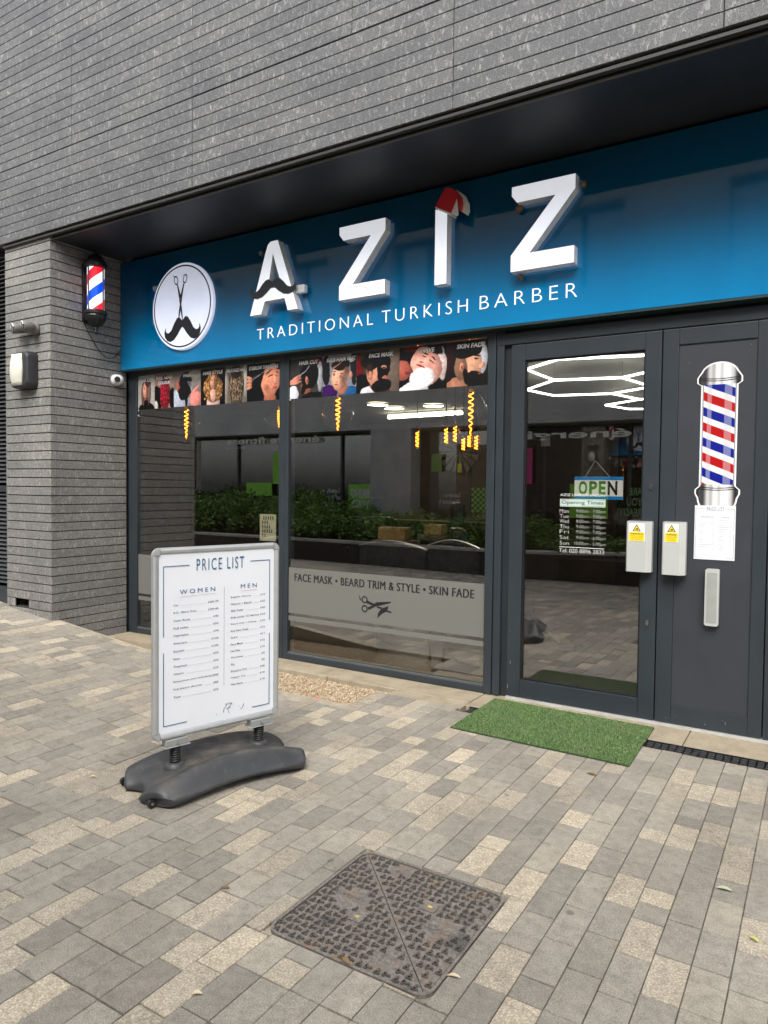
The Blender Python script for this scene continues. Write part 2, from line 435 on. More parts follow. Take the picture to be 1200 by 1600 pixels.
# gravel
def inpoly(x, y): return -3.95 < x < -2.45 and -.70 < y < -.24
N = 15000; V = []; Fc = []
octv = np.array([(1,0,0),(-1,0,0),(0,1,0),(0,-1,0),(0,0,1),(0,0,-1)], float)
octf = [(0,2,4),(2,1,4),(1,3,4),(3,0,4),(2,0,5),(1,2,5),(3,1,5),(0,3,5)]
for i in range(N):
    x = random.uniform(-4.1, -2.45); y = random.uniform(-.695, -.242)
    s = random.uniform(.003, .0062); q = rng.normal(size=(3, 3)); q, _ = np.linalg.qr(q)
    pts = (octv*np.array([s*1.3, s, s*.75])*rng.uniform(.75, 1.2, (6, 1)))@q.T+np.array([x, y, -.040+random.uniform(0, .012)])
    k = len(V); V.extend(pts.tolist()); Fc.extend([(a+k, b+k, c+k) for a, b, c in octf])
me = bpy.data.meshes.new('gravel'); me.from_pydata(V, [], Fc)
def gravel_mat():
    m, t, b = M0('pea_gravel'); a = nd(t, 'ShaderNodeAttribute', attribute_name='tint').outputs['Fac']
    c = ramp(t, a, [(0, (.26,.16,.09)), (.3, (.42,.30,.17)), (.6, (.55,.43,.28)), (.85, (.66,.58,.44)), (1, (.33,.27,.22))])
    t.links.new(c, b.inputs['Base Color']); b.inputs['Roughness'].default_value = .7; return m
at = me.attributes.new('tint', 'FLOAT', 'FACE'); at.data.foreach_set('value', np.repeat(rng.random(N), 8).astype(np.float32))
obj('gravel', me, gravel_mat(), kind='stuff')
# drain channel with grating
dr = thing('drain_channel', 'narrow black grated drain channel running in front of the door threshold', 'drain', (-1.86, -.36, -.1))
bm = B(); bx(bm, -1.86, 2.4, -.425, -.295, -.1, -.035); bx(bm, -1.86, 2.4, -.425, -.417, -.035, -.003); bx(bm, -1.86, 2.4, -.303, -.295, -.035, -.003)
obj('channel_tray', bm, BLKPL, dr)
GR = plain('grating_plastic', (.03,.03,.031), .55, var=.3, scale=30)
x = -1.85; gm = None
while x < 2.36:
    bm = B()
    for k, yy in enumerate((-.413, -.383, -.353, -.323)):
        bx(bm, 0, .030, yy+.36, yy+.36+.018, 0, .012)
        bx(bm, .008, .022, yy+.36+.018, yy+.36+.030, 0, .009)
    if gm is None:
        gm = bpy.data.meshes.new('grate_bar'); bm.to_mesh(gm); gm.materials.append(GR)
    bm.free()
    o = bpy.data.objects.new('grate_bar', gm); COL.objects.link(o); o.parent = dr; o.location = (x+1.86, random.uniform(-.001,.001), .080+random.uniform(-.002, .002)); o.rotation_euler[2] = random.gauss(0, .03)
    x += .038

# ================================================================== MANHOLE
def iron_mat(nm='rusty_cast_iron', g_=1.0):
    m, t, b = M0(nm); p = pos(t)
    f = noise(t, p, 14, 6, .7); g = noise(t, p, 90, 4, .7)
    c = ramp(t, g, [(.3, (.063*g_,.056*g_,.049*g_)), (.5, (.115*g_,.103*g_,.09*g_)), (.75, (.19*g_,.172*g_,.15*g_))])
    c = mixc(t, ramp(t, f, [(.56, (0,0,0)), (.70, (.7,.7,.7))]), c, (.27,.17,.10))
    c = mixc(t, ramp(t, noise(t, p, 6, 3), [(.60, (0,0,0)), (.72, (.7,.7,.7))]), c, (.06,.058,.057))
    t.links.new(c, b.inputs['Base Color']); b.inputs['Metallic'].default_value = .25; b.inputs['Roughness'].default_value = .55
    bump(t, b, g, .2, .001); return m
IRON = iron_mat('rusty_cast_iron', 1.75); LUG = iron_mat('worn_iron_lugs', .9)
mh = thing('manhole_cover', 'square rusty cast iron manhole cover split diagonally in the paving', 'manhole cover', ((MH[0]+MH[1])/2, (MH[2]+MH[3])/2, 0))
x0, x1, y0, y1 = MH; bm = B()
o_ = rrect(x0+.003, x1-.003, y0+.003, y1-.003, .05, 6); i_ = rrect(x0+.013, x1-.013, y0+.013, y1-.013, .042, 6)
va = [[bm.verts.new((p[0], p[1], z)) for p in L] for L, z in ((o_, -.05), (o_, 0), (i_, 0), (i_, -.02))]
n = len(o_)
for k in range(3):
    for i in range(n): bm.faces.new((va[k][i], va[k][(i+1)%n], va[k+1][(i+1)%n], va[k+1][i]))
bmesh.ops.recalc_face_normals(bm, faces=bm.faces[:])
obj('cover_frame', bm, IRON, mh)
ins = rrect(x0+.017, x1-.017, y0+.017, y1-.017, .038, 6)
A_ = Vector((x0+.017, y1-.017)); C_ = Vector((x1-.017, y0+.017)); dg_ = (C_-A_).normalized(); nn = Vector((-dg_.y, dg_.x))
for sgn in (1, -1):
    bm = B(); zprism(bm, ins, -.03, -.004)
    bmesh.ops.bisect_plane(bm, geom=bm.verts[:]+bm.edges[:]+bm.faces[:], plane_co=(*(A_+nn*sgn*.0018), 0), plane_no=(*(-nn*sgn), 0), clear_outer=True)
    ee = [e for e in bm.edges if e.is_boundary]
    bmesh.ops.holes_fill(bm, edges=ee)
    obj('cover_half', bm, IRON, mh)
mc = Vector(((x0+x1)/2, (y0+y1)/2))
keyc = [Vector(PZ(558, 1431)), Vector(PZ(672, 1416))]
txtc = [Vector(PZ(551, 1401)), Vector(PZ(688, 1452)), Vector(PZ(628, 1358)), Vector(PZ(603, 1501))]
V = []; Fc = []
def addb(V, Fc, cx, cy, hx, hy, z0, z1, a):
    k = len(V); c, s = math.cos(a), math.sin(a)
    for z, m_ in ((z0, 1), (z1, .84)):
        for sx, sy in ((-1,-1),(1,-1),(1,1),(-1,1)):
            px, py = sx*hx*m_, sy*hy*m_; V.append((cx+px*c-py*s, cy+px*s+py*c, z))
    Fc.extend([(k+4,k+5,k+6,k+7)]+[(k+i, k+(i+1)%4, k+4+(i+1)%4, k+4+i) for i in range(4)])
pitch = .0305; nn_ = 18
for i in range(nn_):
    for j in range(nn_):
        cx = x0+.030+i*pitch+(0 if j % 2 else .004); cy_ = y0+.030+j*pitch
        q = Vector((cx, cy_))
        if cx > x1-.026 or cy_ > y1-.026: continue
        if any((q-k).length < .036 for k in keyc) or any(abs((q-k).x)+abs((q-k).y) < (.075, .075, .05, .05)[e] for e, k in enumerate(txtc)): continue
        if abs((q-A_).dot(nn)) < .010: continue
        if min(cx-x0, x1-cx)+min(cy_-y0, y1-cy_) < .055: continue
        a = 0 if (i+j) % 2 else PI/2
        addb(V, Fc, cx, cy_, .0112, .0042, -.004, .0018, a+.1)
        ox, oy = (-.008, 0); addb(V, Fc, cx+ox*math.cos(a), cy_+ox*math.sin(a), .0044, .0098, -.004, .0018, a)
me = bpy.data.meshes.new('tread_lugs'); me.from_pydata(V, [], Fc); obj('tread_lugs', me, LUG, mh, kind='stuff')
YEL = plain('yellowed_dirt', (.45,.33,.10), .8, var=.5, scale=60)
for k in keyc:
    bm = B(); zprism(bm, [(k.x+a*.026, k.y+b_*.026) for a, b_ in ((1,1),(-1,1),(-1,-1),(1,-1))], -.0037, -.0005)
    bmesh.ops.inset_region(bm, faces=[f for f in bm.faces if f.normal.z > .9], thickness=.006, depth=-.002)
    kp = obj('key_plate', bm, IRON, mh)
    bm = B(); zprism(bm, [(k.x+.007*math.cos(a)*1.4, k.y+.007*math.sin(a)) for a in np.linspace(0, 2*PI, 7)[:-1]], -.003, -.0015)
    obj('key_slot', bm, YEL, kp)
def flat_text(s, c, w_, h_, rz, z, m, parent, ex=.002, **k):
    Mx = Matrix.Translation((c[0], c[1], z)) @ Matrix.Rotation(rz, 4, 'Z') @ Matrix.Rotation(-PI/2, 4, 'X')
    o = text('raised_lettering', s, -w_/2, w_/2, -h_/2, h_/2, 0, m, None, M=Mx, **k)
    o.data.transform(Matrix.Translation(-ploc(parent))); o.parent = parent
    return o
flat_text('PYTHON', txtc[0], .125, .026, 0, -.0020, IRON, mh, bold=.01)
flat_text('PYTHON', txtc[1], .125, .026, PI, -.0020, IRON, mh, bold=.01)
flat_text('B125', txtc[2]+Vector((0,-.02)), .05, .014, PI, -.002, IRON, mh)
flat_text('B125', txtc[3]+Vector((0,.02)), .05, .014, 0, -.002, IRON, mh)

# ================================================================== MAT
mat_o = thing('artificial_grass_mat', 'green artificial grass mat lying before the glass door', 'doormat', (-1.28, -.42, 0))
cor = [(-1.776,-.742),(-.784,-.766),(-.797,-.099),(-1.782,-.079)]
bm = B(); zprism(bm, cor, .001, .008); obj('backing', bm, plain('mat_backing', (.03,.06,.02), .9), mat_o)
Nb = 46000; u_ = rng.random(Nb); v_ = rng.random(Nb); c4 = np.array(cor)
bp = (c4[0]*((1-u_)*(1-v_))[:,None]+c4[1]*(u_*(1-v_))[:,None]+c4[2]*(u_*v_)[:,None]+c4[3]*((1-u_)*v_)[:,None])
ang = rng.random(Nb)*2*PI; le = rng.normal(0, .004, (Nb, 2)); hh = rng.uniform(.010, .019, Nb)
wv = np.stack([np.cos(ang), np.sin(ang)], 1)*.0014
Vn = np.zeros((Nb, 3, 3)); Vn[:,0,:2] = bp-wv; Vn[:,1,:2] = bp+wv; Vn[:,0:2,2] = .007; Vn[:,2,:2] = bp+le; Vn[:,2,2] = hh
me = bpy.data.meshes.new('grass_pile'); me.from_pydata(Vn.reshape(-1, 3).tolist(), [], np.arange(Nb*3).reshape(-1, 3).tolist())
at = me.attributes.new('tint', 'FLOAT', 'FACE'); at.data.foreach_set('value', rng.random(Nb).astype(np.float32))
def grass_mat():
    m, t, b = M0('artificial_grass'); a = nd(t, 'ShaderNodeAttribute', attribute_name='tint').outputs['Fac']
    c = ramp(t, a, [(0, (.04,.11,.02)), (.6, (.16,.265,.075)), (1, (.30,.40,.17))])
    c = mixc(t, ramp(t, noise(t, pos(t), 5, 4), [(.5, (0,0,0)), (.75, (.6,.6,.6))]), c, (.22,.24,.13))
    t.links.new(c, b.inputs['Base Color']); b.inputs['Roughness'].default_value = .5; return m
obj('grass_pile', me, grass_mat(), mat_o, kind='stuff')

# ================================================================== BUILDING: upper cladding, pillar, soffit
cw = thing('clad_wall', 'long grey flecked stone strip cladding above the shop sign', 'wall', (-3, -.75, 3.42))
YC = -.80; z = 3.425; PIT = .0770
bands = [(8, [-9.2,-7.2,-3.793,-1.786,-.442,1.4]), (10, [-9.2,-7.9,-5.136,-3.793,-2.457,-.9,1.4]), (9, [-9.2,-7.0,-4.832,-3.793,-2.0,1.4]), (8, [-9.2,-5.774,-4.3,-2.6,-.4,1.4]), (12, [-9.2,-6.3,-3.793,-1.1,1.4])]
for bi, (nb, js) in enumerate(bands):
    offs = [random.uniform(-.003, .003) for _ in js]
    for k in range(nb):
        for i in range(len(js)-1):
            g = .0019 if k else .0055
            bm = B(); bx(bm, js[i]+.002, js[i+1]-.002, YC+offs[i], YC+.05, z+g, z+PIT-.0019)
            bmesh.ops.bevel(bm, geom=[e for e in bm.edges if all(v.co.y < YC+.02 for v in e.verts)], offset=.002, segments=1, affect='EDGES')
            obj('stone_strip', bm, STONE, cw)
        z += PIT
ztop = z
box('wall_backing', -9.2, 1.4, YC+.012, .4, 3.45, ztop, plain('dark_joint_mortar', (.03,.03,.03), .9), cw)  # dark mortar showing in the joints between the stone strips
pl = thing('stone_pillar', 'grey stone strip pillar to the left of the shop window', 'pillar', (-5.8, -.4, 0))
XR = -5.476; YF = -.769
VX0, VX1 = -6.01, -5.80
k = -19
while True:
    za = 1.265+.075*k; zb = za+.075; k += 1
    if za > 3.40: break
    zb = min(zb, 3.42)
    f = []
    if .28 < (za+zb)/2 < .37: f = [(-6.125, -6.075), (-6.07, VX0), (VX1, -5.66), (-5.655, XR)]
    elif k % 7 == 3 and za < .3: f = [(-6.125, -5.8), (-5.796, XR)]
    else: f = [(-6.125, XR)]
    for a, b_ in f:
        bm = B(); bx(bm, a, b_, YF, YF+.05, za+.004, zb-.004)
        bmesh.ops.bevel(bm, geom=[e for e in bm.edges if all(v.co.y < YF+.01 for v in e.verts)], offset=.0015, segments=1, affect='EDGES')
        obj('stone_strip', bm, STONE2, pl)
    for (ya, yb) in (((YF+.052, -.02),) if za > .1 else ((YF+.052, -.26), (-.256, -.02))):
        bm = B(); bx(bm, XR-.05, XR, ya, yb, za+.004, zb-.004)
        bmesh.ops.bevel(bm, geom=[e for e in bm.edges if all(v.co.x > XR-.01 for v in e.verts)], offset=.0015, segments=1, affect='EDGES')
        obj('stone_strip', bm, STONE2, pl)
DARKM = plain('dark_mortar', (.035,.033,.03), .9)
bm = B(); bx(bm, -6.12, VX0, YF+.012, .0, -.2, 3.41); bx(bm, VX1, XR-.012, YF+.012, .0, -.2, 3.41); bx(bm, VX0, VX1, YF+.012, 0, -.2, .295); bx(bm, VX0, VX1, YF+.012, 0, .37, 3.41); bx(bm, VX0, VX1, YF+.1, 0, .295, .37)
obj('pillar_core', bm, DARKM, pl)
box('pillar_left_return', -6.128, -6.121, YF+.03, -.4, -.1, 3.4, STONE2, pl)
# soffit
sf = thing('soffit', 'black painted soffit panel under the stone cladding over the shop sign', 'soffit', (-3, -.4, 3.38))
box('soffit_panel', XR-.01, 1.4, -.742, .3, 3.383, 3.448, SOFFIT, sf)
box('soffit_edge_strip', XR-.01, 1.4, -.752, -.7425, 3.376, 3.386, STRIP, sf)
box('cladding_carrier_rail', -6.12, 1.4, -.790, -.757, 3.398, 3.414, plain('rail_dark', (.03,.03,.028), .6), sf)
# thin cobweb flecks on the soffit
bm = B()
for i in range(46):
    cx = random.uniform(-3.6, .2); cy_ = random.uniform(-.7, -.15); a = random.uniform(0, PI); L = random.uniform(.003, .011)
    tube(bm, [(cx, cy_, 3.3815), (cx+L*math.cos(a), cy_+L*math.sin(a), 3.3815)], .0008, 4)
obj('cobweb_flecks', bm, plain('cobweb', (.3,.3,.3), .9), sf, kind='stuff')
# louvre left of the pillar
lv = thing('louvre_screen', 'dark grey horizontal louvre screen beyond the stone pillar', 'louvre', (-6.7, -.7, .3))
box('louvre_backing', -9.2, -6.13, -.60, -.55, .1, 3.42, BLACKV, lv)
lm = None; k = 0; z = .47
while z < 3.36:
    if not (1.27 < z < 1.36):
        if lm is None:
            bm = B(); v = bx(bm, -1.5, 1.5, 0, .035, 0, .004)
            bmesh.ops.rotate(bm, cent=(0,0,0), matrix=Matrix.Rotation(R(38), 3, 'X'), verts=bm.verts[:])
            lm = bpy.data.meshes.new('slat'); bm.to_mesh(lm); bm.free(); lm.materials.append(plain('louvre_paint', (.06,.065,.07), .45))
        o = bpy.data.objects.new('slat', lm); COL.objects.link(o); o.parent = lv; o.location = (-7.64+6.7, -.72+.7, z-.3)
    z += .0375
box('bottom_rail', -9.2, -6.135, -.73, -.61, .28, .44, FRAME, lv)
box('mid_rail', -9.2, -6.135, -.73, -.61, 1.29, 1.345, FRAME, lv)
box('louvre_sill', -9.2, -6.135, -.78, -.6, .2, .262, CONC, lv)

# ================================================================== SHOPFRONT
GY = .022                                         # outer face of the glass
sh = thing('shopfront', 'anthracite framed shop window with two large panes beside the door', 'shop window', (-3.6, 0, 0))
x1L, x1R = -5.36, -3.675; x2L, x2R = -3.585, -1.905
bm = B(); bx(bm, -5.47, x1L, 0, .09, 0, 2.46); bevel(bm, .003); obj('frame_post', bm, FRAME, sh)
bm = B(); bx(bm, x1R, -3.6305, 0, .09, 0, 2.46); bevel(bm, .003); obj('frame_post', bm, FRAME, sh)
bm = B(); bx(bm, -3.6295, x2L, 0.002, .09, 0, 2.46); bevel(bm, .003); obj('frame_post', bm, FRAME, sh)
bm = B(); bx(bm, x2R, -1.850, 0, .09, 0, 2.46); bevel(bm, .003); obj('frame_post', bm, FRAME, sh)
for a, b_ in ((x1L, x1R), (x2L, x2R)):
    bm = B(); bx(bm, a+.0005, b_-.0005, .001, .09, 0.003, .048); bevel(bm, .003); obj('bottom_rail', bm, FRAME, sh)
    bm = B(); bx(bm, a+.0005, b_-.0005, .001, .09, 2.358, 2.46); bevel(bm, .003); obj('top_rail', bm, FRAME, sh)
    bm = B(); bx(bm, a+.001, b_-.001, .010, .020, .0485, .060); obj('glazing_bead', bm, plain('bead_grey', (.10,.11,.11), .4), sh)
    box('window_pane', a+.0005, b_-.0005, GY, GY+.008, .049, 2.3575, GLASS, sh)
# door surround: stepped posts, header
ds = thing('door_frame', 'stepped anthracite door frame between the shop window and the glass door', 'door frame', (-1.8, 0, 0))
bm = B(); bx(bm, -1.843, -1.792, .004, .09, .0, 2.40); bevel(bm, .006, 2); obj('frame_post', bm, FRAME, ds)
bm = B(); bx(bm, -1.849, -1.7905, .03, .12, .0, 2.40); bx(bm, -1.790, -1.7445, .032, .12, 0, 2.40); obj('post_recess', bm, plain('recess_paint', (.02,.025,.03), .4), ds)
bm = B(); bx(bm, -1.845, -.25, .0, .1, 2.292, 2.365); bevel(bm, .003); obj('header', bm, FRAME, ds)
bm = B(); bx(bm, -5.47, 1.4, .03, .14, 2.366, 3.4); obj('header_backing', bm, BLACKV, ds)
bm = B(); bx(bm, -1.742, -.2, -.012, .05, -.003, .012); obj('threshold_strip', bm, plain('worn_alloy', (.55,.55,.53), .4, metal=.3), ds)
# glass door
gd = thing('glass_door', 'glazed anthracite shop door with white opening times lettering', 'door', (-1.28, 0, .012))
dx0, dx1, dz0, dz1 = -1.741, -.823, .014, 2.286; gx0, gx1, gz0, gz1 = -1.650, -.914, .130, 2.183
for nme, a in (('door_stile', (dx0, gx0, dz0, dz1)), ('door_stile', (gx1, dx1, dz0, dz1)), ('door_rail', (gx0+.0005, gx1-.0005, dz0+.0005, gz0)), ('door_rail', (gx0+.0005, gx1-.0005, gz1, dz1-.0005))):
    bm = B(); bx(bm, a[0], a[1], .003, .06, a[2], a[3]); bevel(bm, .005, 2); obj(nme, bm, FRAME, gd)
bm = B()
for a in ((gx0, gx0+.009, gz0, gz1), (gx1-.009, gx1, gz0, gz1), (gx0+.009, gx1-.009, gz0, gz0+.009), (gx0+.009, gx1-.009, gz1-.009, gz1)): bx(bm, a[0], a[1], .016, .032, a[2], a[3])
obj('glazing_gasket', bm, BLKPL, gd)
DGY = .030
box('door_pane', gx0+.003, gx1-.003, DGY, DGY+.008, gz0+.003, gz1-.003, GLASS, gd)
for u, v in ((1017, 762), (1011, 974)):
    kx, kz = P(u, v, 0); bm = B(); prism(bm, rrect(kx-.008, kx+.008, kz-.012, kz+.020, .0075), -.004, .004)
    kh = obj('key_cylinder', bm, STEEL, gd)
    bm = B(); bx(bm, kx-.0015, kx+.0015, -.0055, -.0035, kz+.004, kz+.014); obj('key_slot', bm, BLKPL, kh)
# solid side door
sd_ = thing('side_door', 'solid anthracite panelled door leaf to the right of the glass door', 'door', (-.55, 0, .012))
sx0, sx1 = -.8165, -.262; px0, px1 = -.730, -.331
for nme, a in (('door_stile', (sx0, px0, dz0, dz1)), ('door_stile', (px1, sx1, dz0, dz1)), ('door_rail', (px0+.0005, px1-.0005, dz0+.0005, .123)), ('door_rail', (px0+.0005, px1-.0005, 2.193, dz1-.0005))):
    bm = B(); bx(bm, a[0], a[1], .003, .06, a[2], a[3]); bevel(bm, .004, 2); obj(nme, bm, FRAME, sd_)
bm = B(); bx(bm, px0+.001, px1-.001, .012, .05, .1235, 2.1925); obj('door_panel', bm, PANEL, sd_)
box('door_gap', dx1, sx0, .04, .08, dz0, dz1, BLACKV, sd_)
hx, hz0 = P(1111, 978, -.02); hz1 = P(1111, 889, -.02)[1]
bm = B(); prism(bm, rrect(hx-.036, hx+.036, hz0, hz1, .012), -.028, .003)
for v in bm.verts:
    pass
hnd = obj('pull_handle', bm, SILVER, sd_)
bm = B(); prism(bm, rrect(hx-.026, hx+.026, hz0+.02, hz1-.02, .006), -.0305, -.0282); obj('handle_inlay', bm, plain('handle_inlay_grey', (.30,.31,.29), .5), hnd)
# right hand jamb and next bay
rb = thing('right_jamb', 'anthracite end post at the right edge of the shopfront', 'door frame', (-.1, 0, 0))
box('frame_post', -.256, -.21, .004, .09, 0, 2.40, FRAME, rb, bev=.004)
box('frame_post', -.205, -.02, -.02, .09, 0, 2.40, FRAME, rb, bev=.004)
box('infill_panel', -.02, 1.4, .02, .09, 0, 2.40, PANEL, rb)
# lock boxes
def lockbox(uL, vT, uR, vB, label, par):
    a, zt = P(uL, vT, -.07); b_, zb = P(uR, vB, -.07)
    cx0, cx1 = a, b_
    t = thing('lock_box', label, 'lock cover', ((a+b_)/2, 0, zb), group='silver lock covers on the two door leaves')
    bm = B(); prism(bm, [(0,0)], 0, 0) if False else None
    pts = [(cx0, .0), (cx0, -.062), (cx0+.006, -.070), (cx1-.028, -.070), (cx1, -.045), (cx1, .0)]
    zprism(bm, pts, zb, zt); obj('box_cover', bm, SILVER, t)
    bm = B(); zprism(bm, [(cx0+.002, .001), (cx0+.002, -.06), (cx1-.03, -.066), (cx1-.004, -.043), (cx1-.004, .001)], zt, zt+.004); obj('box_lid', bm, ALU, t)
    sxa = cx0+.014; sxb = cx1-.036; s_ = thing_child_sticker(t, sxa, sxb, zt-.112, zt-.008)
    return t
YELLOW = plain('sticker_yellow', (.78,.58,.02), .45, var=.03)
def thing_child_sticker(t, a, b_, z0, z1):
    y = -.0712
    s = sheet('warning_sticker', a, b_, z0, z1, y, WVINYL, t)
    zm = z0+(z1-z0)*.52
    ye = sheet('yellow_field', a+.002, b_-.002, z0+.002, zm, y-.0006, YELLOW, s, th=.0005)
    c = (a+b_)/2; h = z1-zm; bm = B()
    prism(bm, [(c-h*.48, zm+h*.08), (c+h*.48, zm+h*.08), (c, zm+h*.92)], y-.0008, y-.0002); obj('warning_triangle', bm, BVINYL, s)
    bm = B(); prism(bm, [(c-h*.34, zm+h*.15), (c+h*.34, zm+h*.15), (c, zm+h*.76)], y-.0012, y-.0009); obj('triangle_field', bm, YELLOW, s)
    bm = B(); bx(bm, c-h*.16, c+h*.16, y-.0016, y-.0013, zm+h*.26, zm+h*.34); bx(bm, c-h*.05, c+h*.14, y-.0016, y-.0013, zm+h*.34, zm+h*.44); obj('hand_symbol', bm, BVINYL, s)
    text('sticker_text', 'WARNING', a+.008, b_-.008, zm-.016, zm-.006, y-.0009, BVINYL, s, bold=.02)
    for i, q in enumerate(('This door is fitted', 'with an alarm', 'do not obstruct')): text('sticker_text', q, a+.008+.004*i, b_-.008-.004*i, zm-.026-.010*i, zm-.020-.010*i, y-.0009, BVINYL, s)
    return s
lockbox(979, 815, 1016, 895, 'silver lock cover with a warning sticker on the glass door', gd)
lockbox(1035, 816, 1069, 900, 'silver lock cover with a bright triangle warning sticker on the solid door', sd_)

SCR = plain('paint_scratch', (.35,.35,.33), .6)
for nm_, par, pts in (('paint_scratches', sd_, ((1133,1132,.012,1.5),(1101,1132,.004,.3),(1040,1122,.004,1.),(1129,1127,.004,.8),(1165,992,.004,0),(1180,530,.012,.4),(1173,539,.008,.7),(1076,567,.004,.2),(1055,1120,.003,.5))), ('paint_scratches', gd, ((797,986,.004,.3),(797,1037,.02,1.5),(793,1075,.025,1.6),(1000,1150,.004,.2)))):
    bm = B()
    for u, v, L_, a_ in pts:
        y_ = .0105 if (par is sd_ and 1062 < u < 1186 and v < 1100) else .0015
        x_, z_ = P(u, v, y_); tube(bm, [(x_, y_, z_), (x_+L_*math.cos(a_), y_, z_+L_*math.sin(a_))], .0011, 4)
    obj(nm_, bm, SCR, par, kind='stuff')

# ================================================================== PRINTS ON THE SOLID DOOR
SY = .0115
ba, bb = P(1089, 700, SY)[0], P(1156, 700, SY)[0]
zt, zb = P(1122, 567, SY)[1], P(1118, 792, SY)[1]; cx = (ba+bb)/2; hw = (bb-ba)/2
def pole_picture(W=220, H=800):
    a = np.zeros((H, W, 3)); yy, xx = np.mgrid[0:H, 0:W]; u = (xx/(W-1)-.5)*2; v = yy/(H-1)
    a[:] = (.82,.83,.84)
    cyl = .52+.38*np.cos((u-.05)*2.2)+.30*np.exp(-((u-.45)/.12)**2)-.25*np.exp(-((u+.8)/.2)**2)-.2*np.exp(-((u-.9)/.15)**2)
    metal = np.clip(cyl-.12*np.sin(u*17), .12, .95)
    top = v < .148; mid = (v >= .148) & (v < .845); bot = v >= .845
    for c in range(3): a[..., c] = np.where(top | bot, metal*.95, a[..., c])
    for v0 in (.098, .112, .858, .872):
        band = np.abs(v-(v0+.012*(1-u**2)*(1 if v0 < .5 else 1))) < .0035
        a[band] *= .35
    inner = mid & (np.abs(u) < .74)
    ph = ((v-.148)/.697*3.3 - (u/.74)*.20*(1) - .04*u**3)*2
    ph = np.mod(ph+1.55, 2)
    red = inner & (ph > .42) & (ph < 1.0); blu = inner & (ph > 1.42) & (ph < 2.0)
    a[inner] = (.84,.84,.85); a[red] = (.66,.012,.03); a[blu] = (.025,.075,.50)
    hl = inner & ((np.abs(u+.46) < .10) | (np.abs(u-.42) < .17))
    a[hl] = a[hl]*.45+.42
    ed = mid & (np.abs(u) > .74) & (np.abs(u) < .80); a[ed] = (.55,.56,.57)
    return a
pt = thing('barber_pole_sticker', 'tall printed barber pole sticker with red and blue stripes on the solid door', 'sticker', (cx, SY, zb))
def pole_outline(e):
    pts = []; H = zt-zb
    top = zt+e; ws = hw*.80+e
    pts += [(cx-hw-e, zt-H*.135), (cx-hw-e, zt-H*.10), (cx-hw*.93-e, zt-H*.085)]
    for k in range(1, 12):
        a = PI-PI*k/12; pts.append((cx+(hw*.84+e)*math.cos(a), zt-H*.085+(H*.085+e)*math.sin(a)))
    pts += [(cx+hw*.93+e, zt-H*.085), (cx+hw+e, zt-H*.10), (cx+hw+e, zt-H*.135), (cx+ws, zt-H*.155), (cx+ws, zb+H*.145), (cx+hw+e, zb+H*.12), (cx+hw+e, zb+H*.09)]
    for k in range(1, 6):
        a = -PI*k/10; pts.append((cx+(hw*.9+e)*(.75+.25*math.cos(a*1.0)), zb+H*.09+(H*.09+e)*math.sin(a)))
    for k in range(5, 0, -1):
        a = -PI*k/10; pts.append((cx-(hw*.9+e)*(.75+.25*math.cos(a)), zb+H*.09+(H*.09+e)*math.sin(a)))
    pts += [(cx-hw-e, zb+H*.09), (cx-hw-e, zb+H*.12), (cx-ws, zb+H*.145), (cx-ws, zt-H*.155)]
    return pts
bm = B(); prism(bm, pole_outline(.007), SY-.001, SY); obj('white_border', bm, WVINYL, pt)
bm = B(); prism(bm, pole_outline(-.001), SY-.0018, SY-.0011); uv = bm.loops.layers.uv.new('UVMap')
for f in bm.faces:
    for l in f.loops: l[uv].uv = ((l.vert.co.x-cx+hw)/(2*hw), (l.vert.co.z-zb)/(zt-zb))
obj('pole_print', bm, img_mat('barber_pole_print', pole_picture(), .35), pt)
INK = plain('ink_blue', (.012,.10,.20), .5); INKL = plain('ink_grey', (.12,.14,.18), .5); REDL = plain('ink_rose', (.5,.30,.30), .6)
PAPER = plain('paper_white', (.68,.69,.71), .45, var=.025, scale=6)
WOMEN = [('Cut', '£20-35'), ('B.D. (Blow Dry)', '£20-45'), ('Color Roots', '£45'), ('Full color', '£55'), ('Highlights', '£70'), ('Balayages', '£150'), ('Keratin', '£100'), ('Perm', '£50'), ('Treatment', '£25'), ('Olaplex', '£25'), ('Extensions (not included)', '£200'), ('Full bleach (Roots)', '£85'), ('Toner', '£25')]
MEN = [('Regular Haircut', '£15'), ('Haircut + Beard', '£25'), ('Skin Fade', '£20'), ('Kids under 12 Haircut', '£15'), ('Beard trim + Lineup', '£10'), ('Kid Skin Fade', '£15'), ('O.A.P', '£11'), ('Face Mask', '£12'), ('Hot Wax', '£10'), ('Threading', '£5'), ('Wax', '£5'), ('Scissors Cut', '£20'), ('Clipper Cut', '£10'), ('Wet Shave', '£10')]
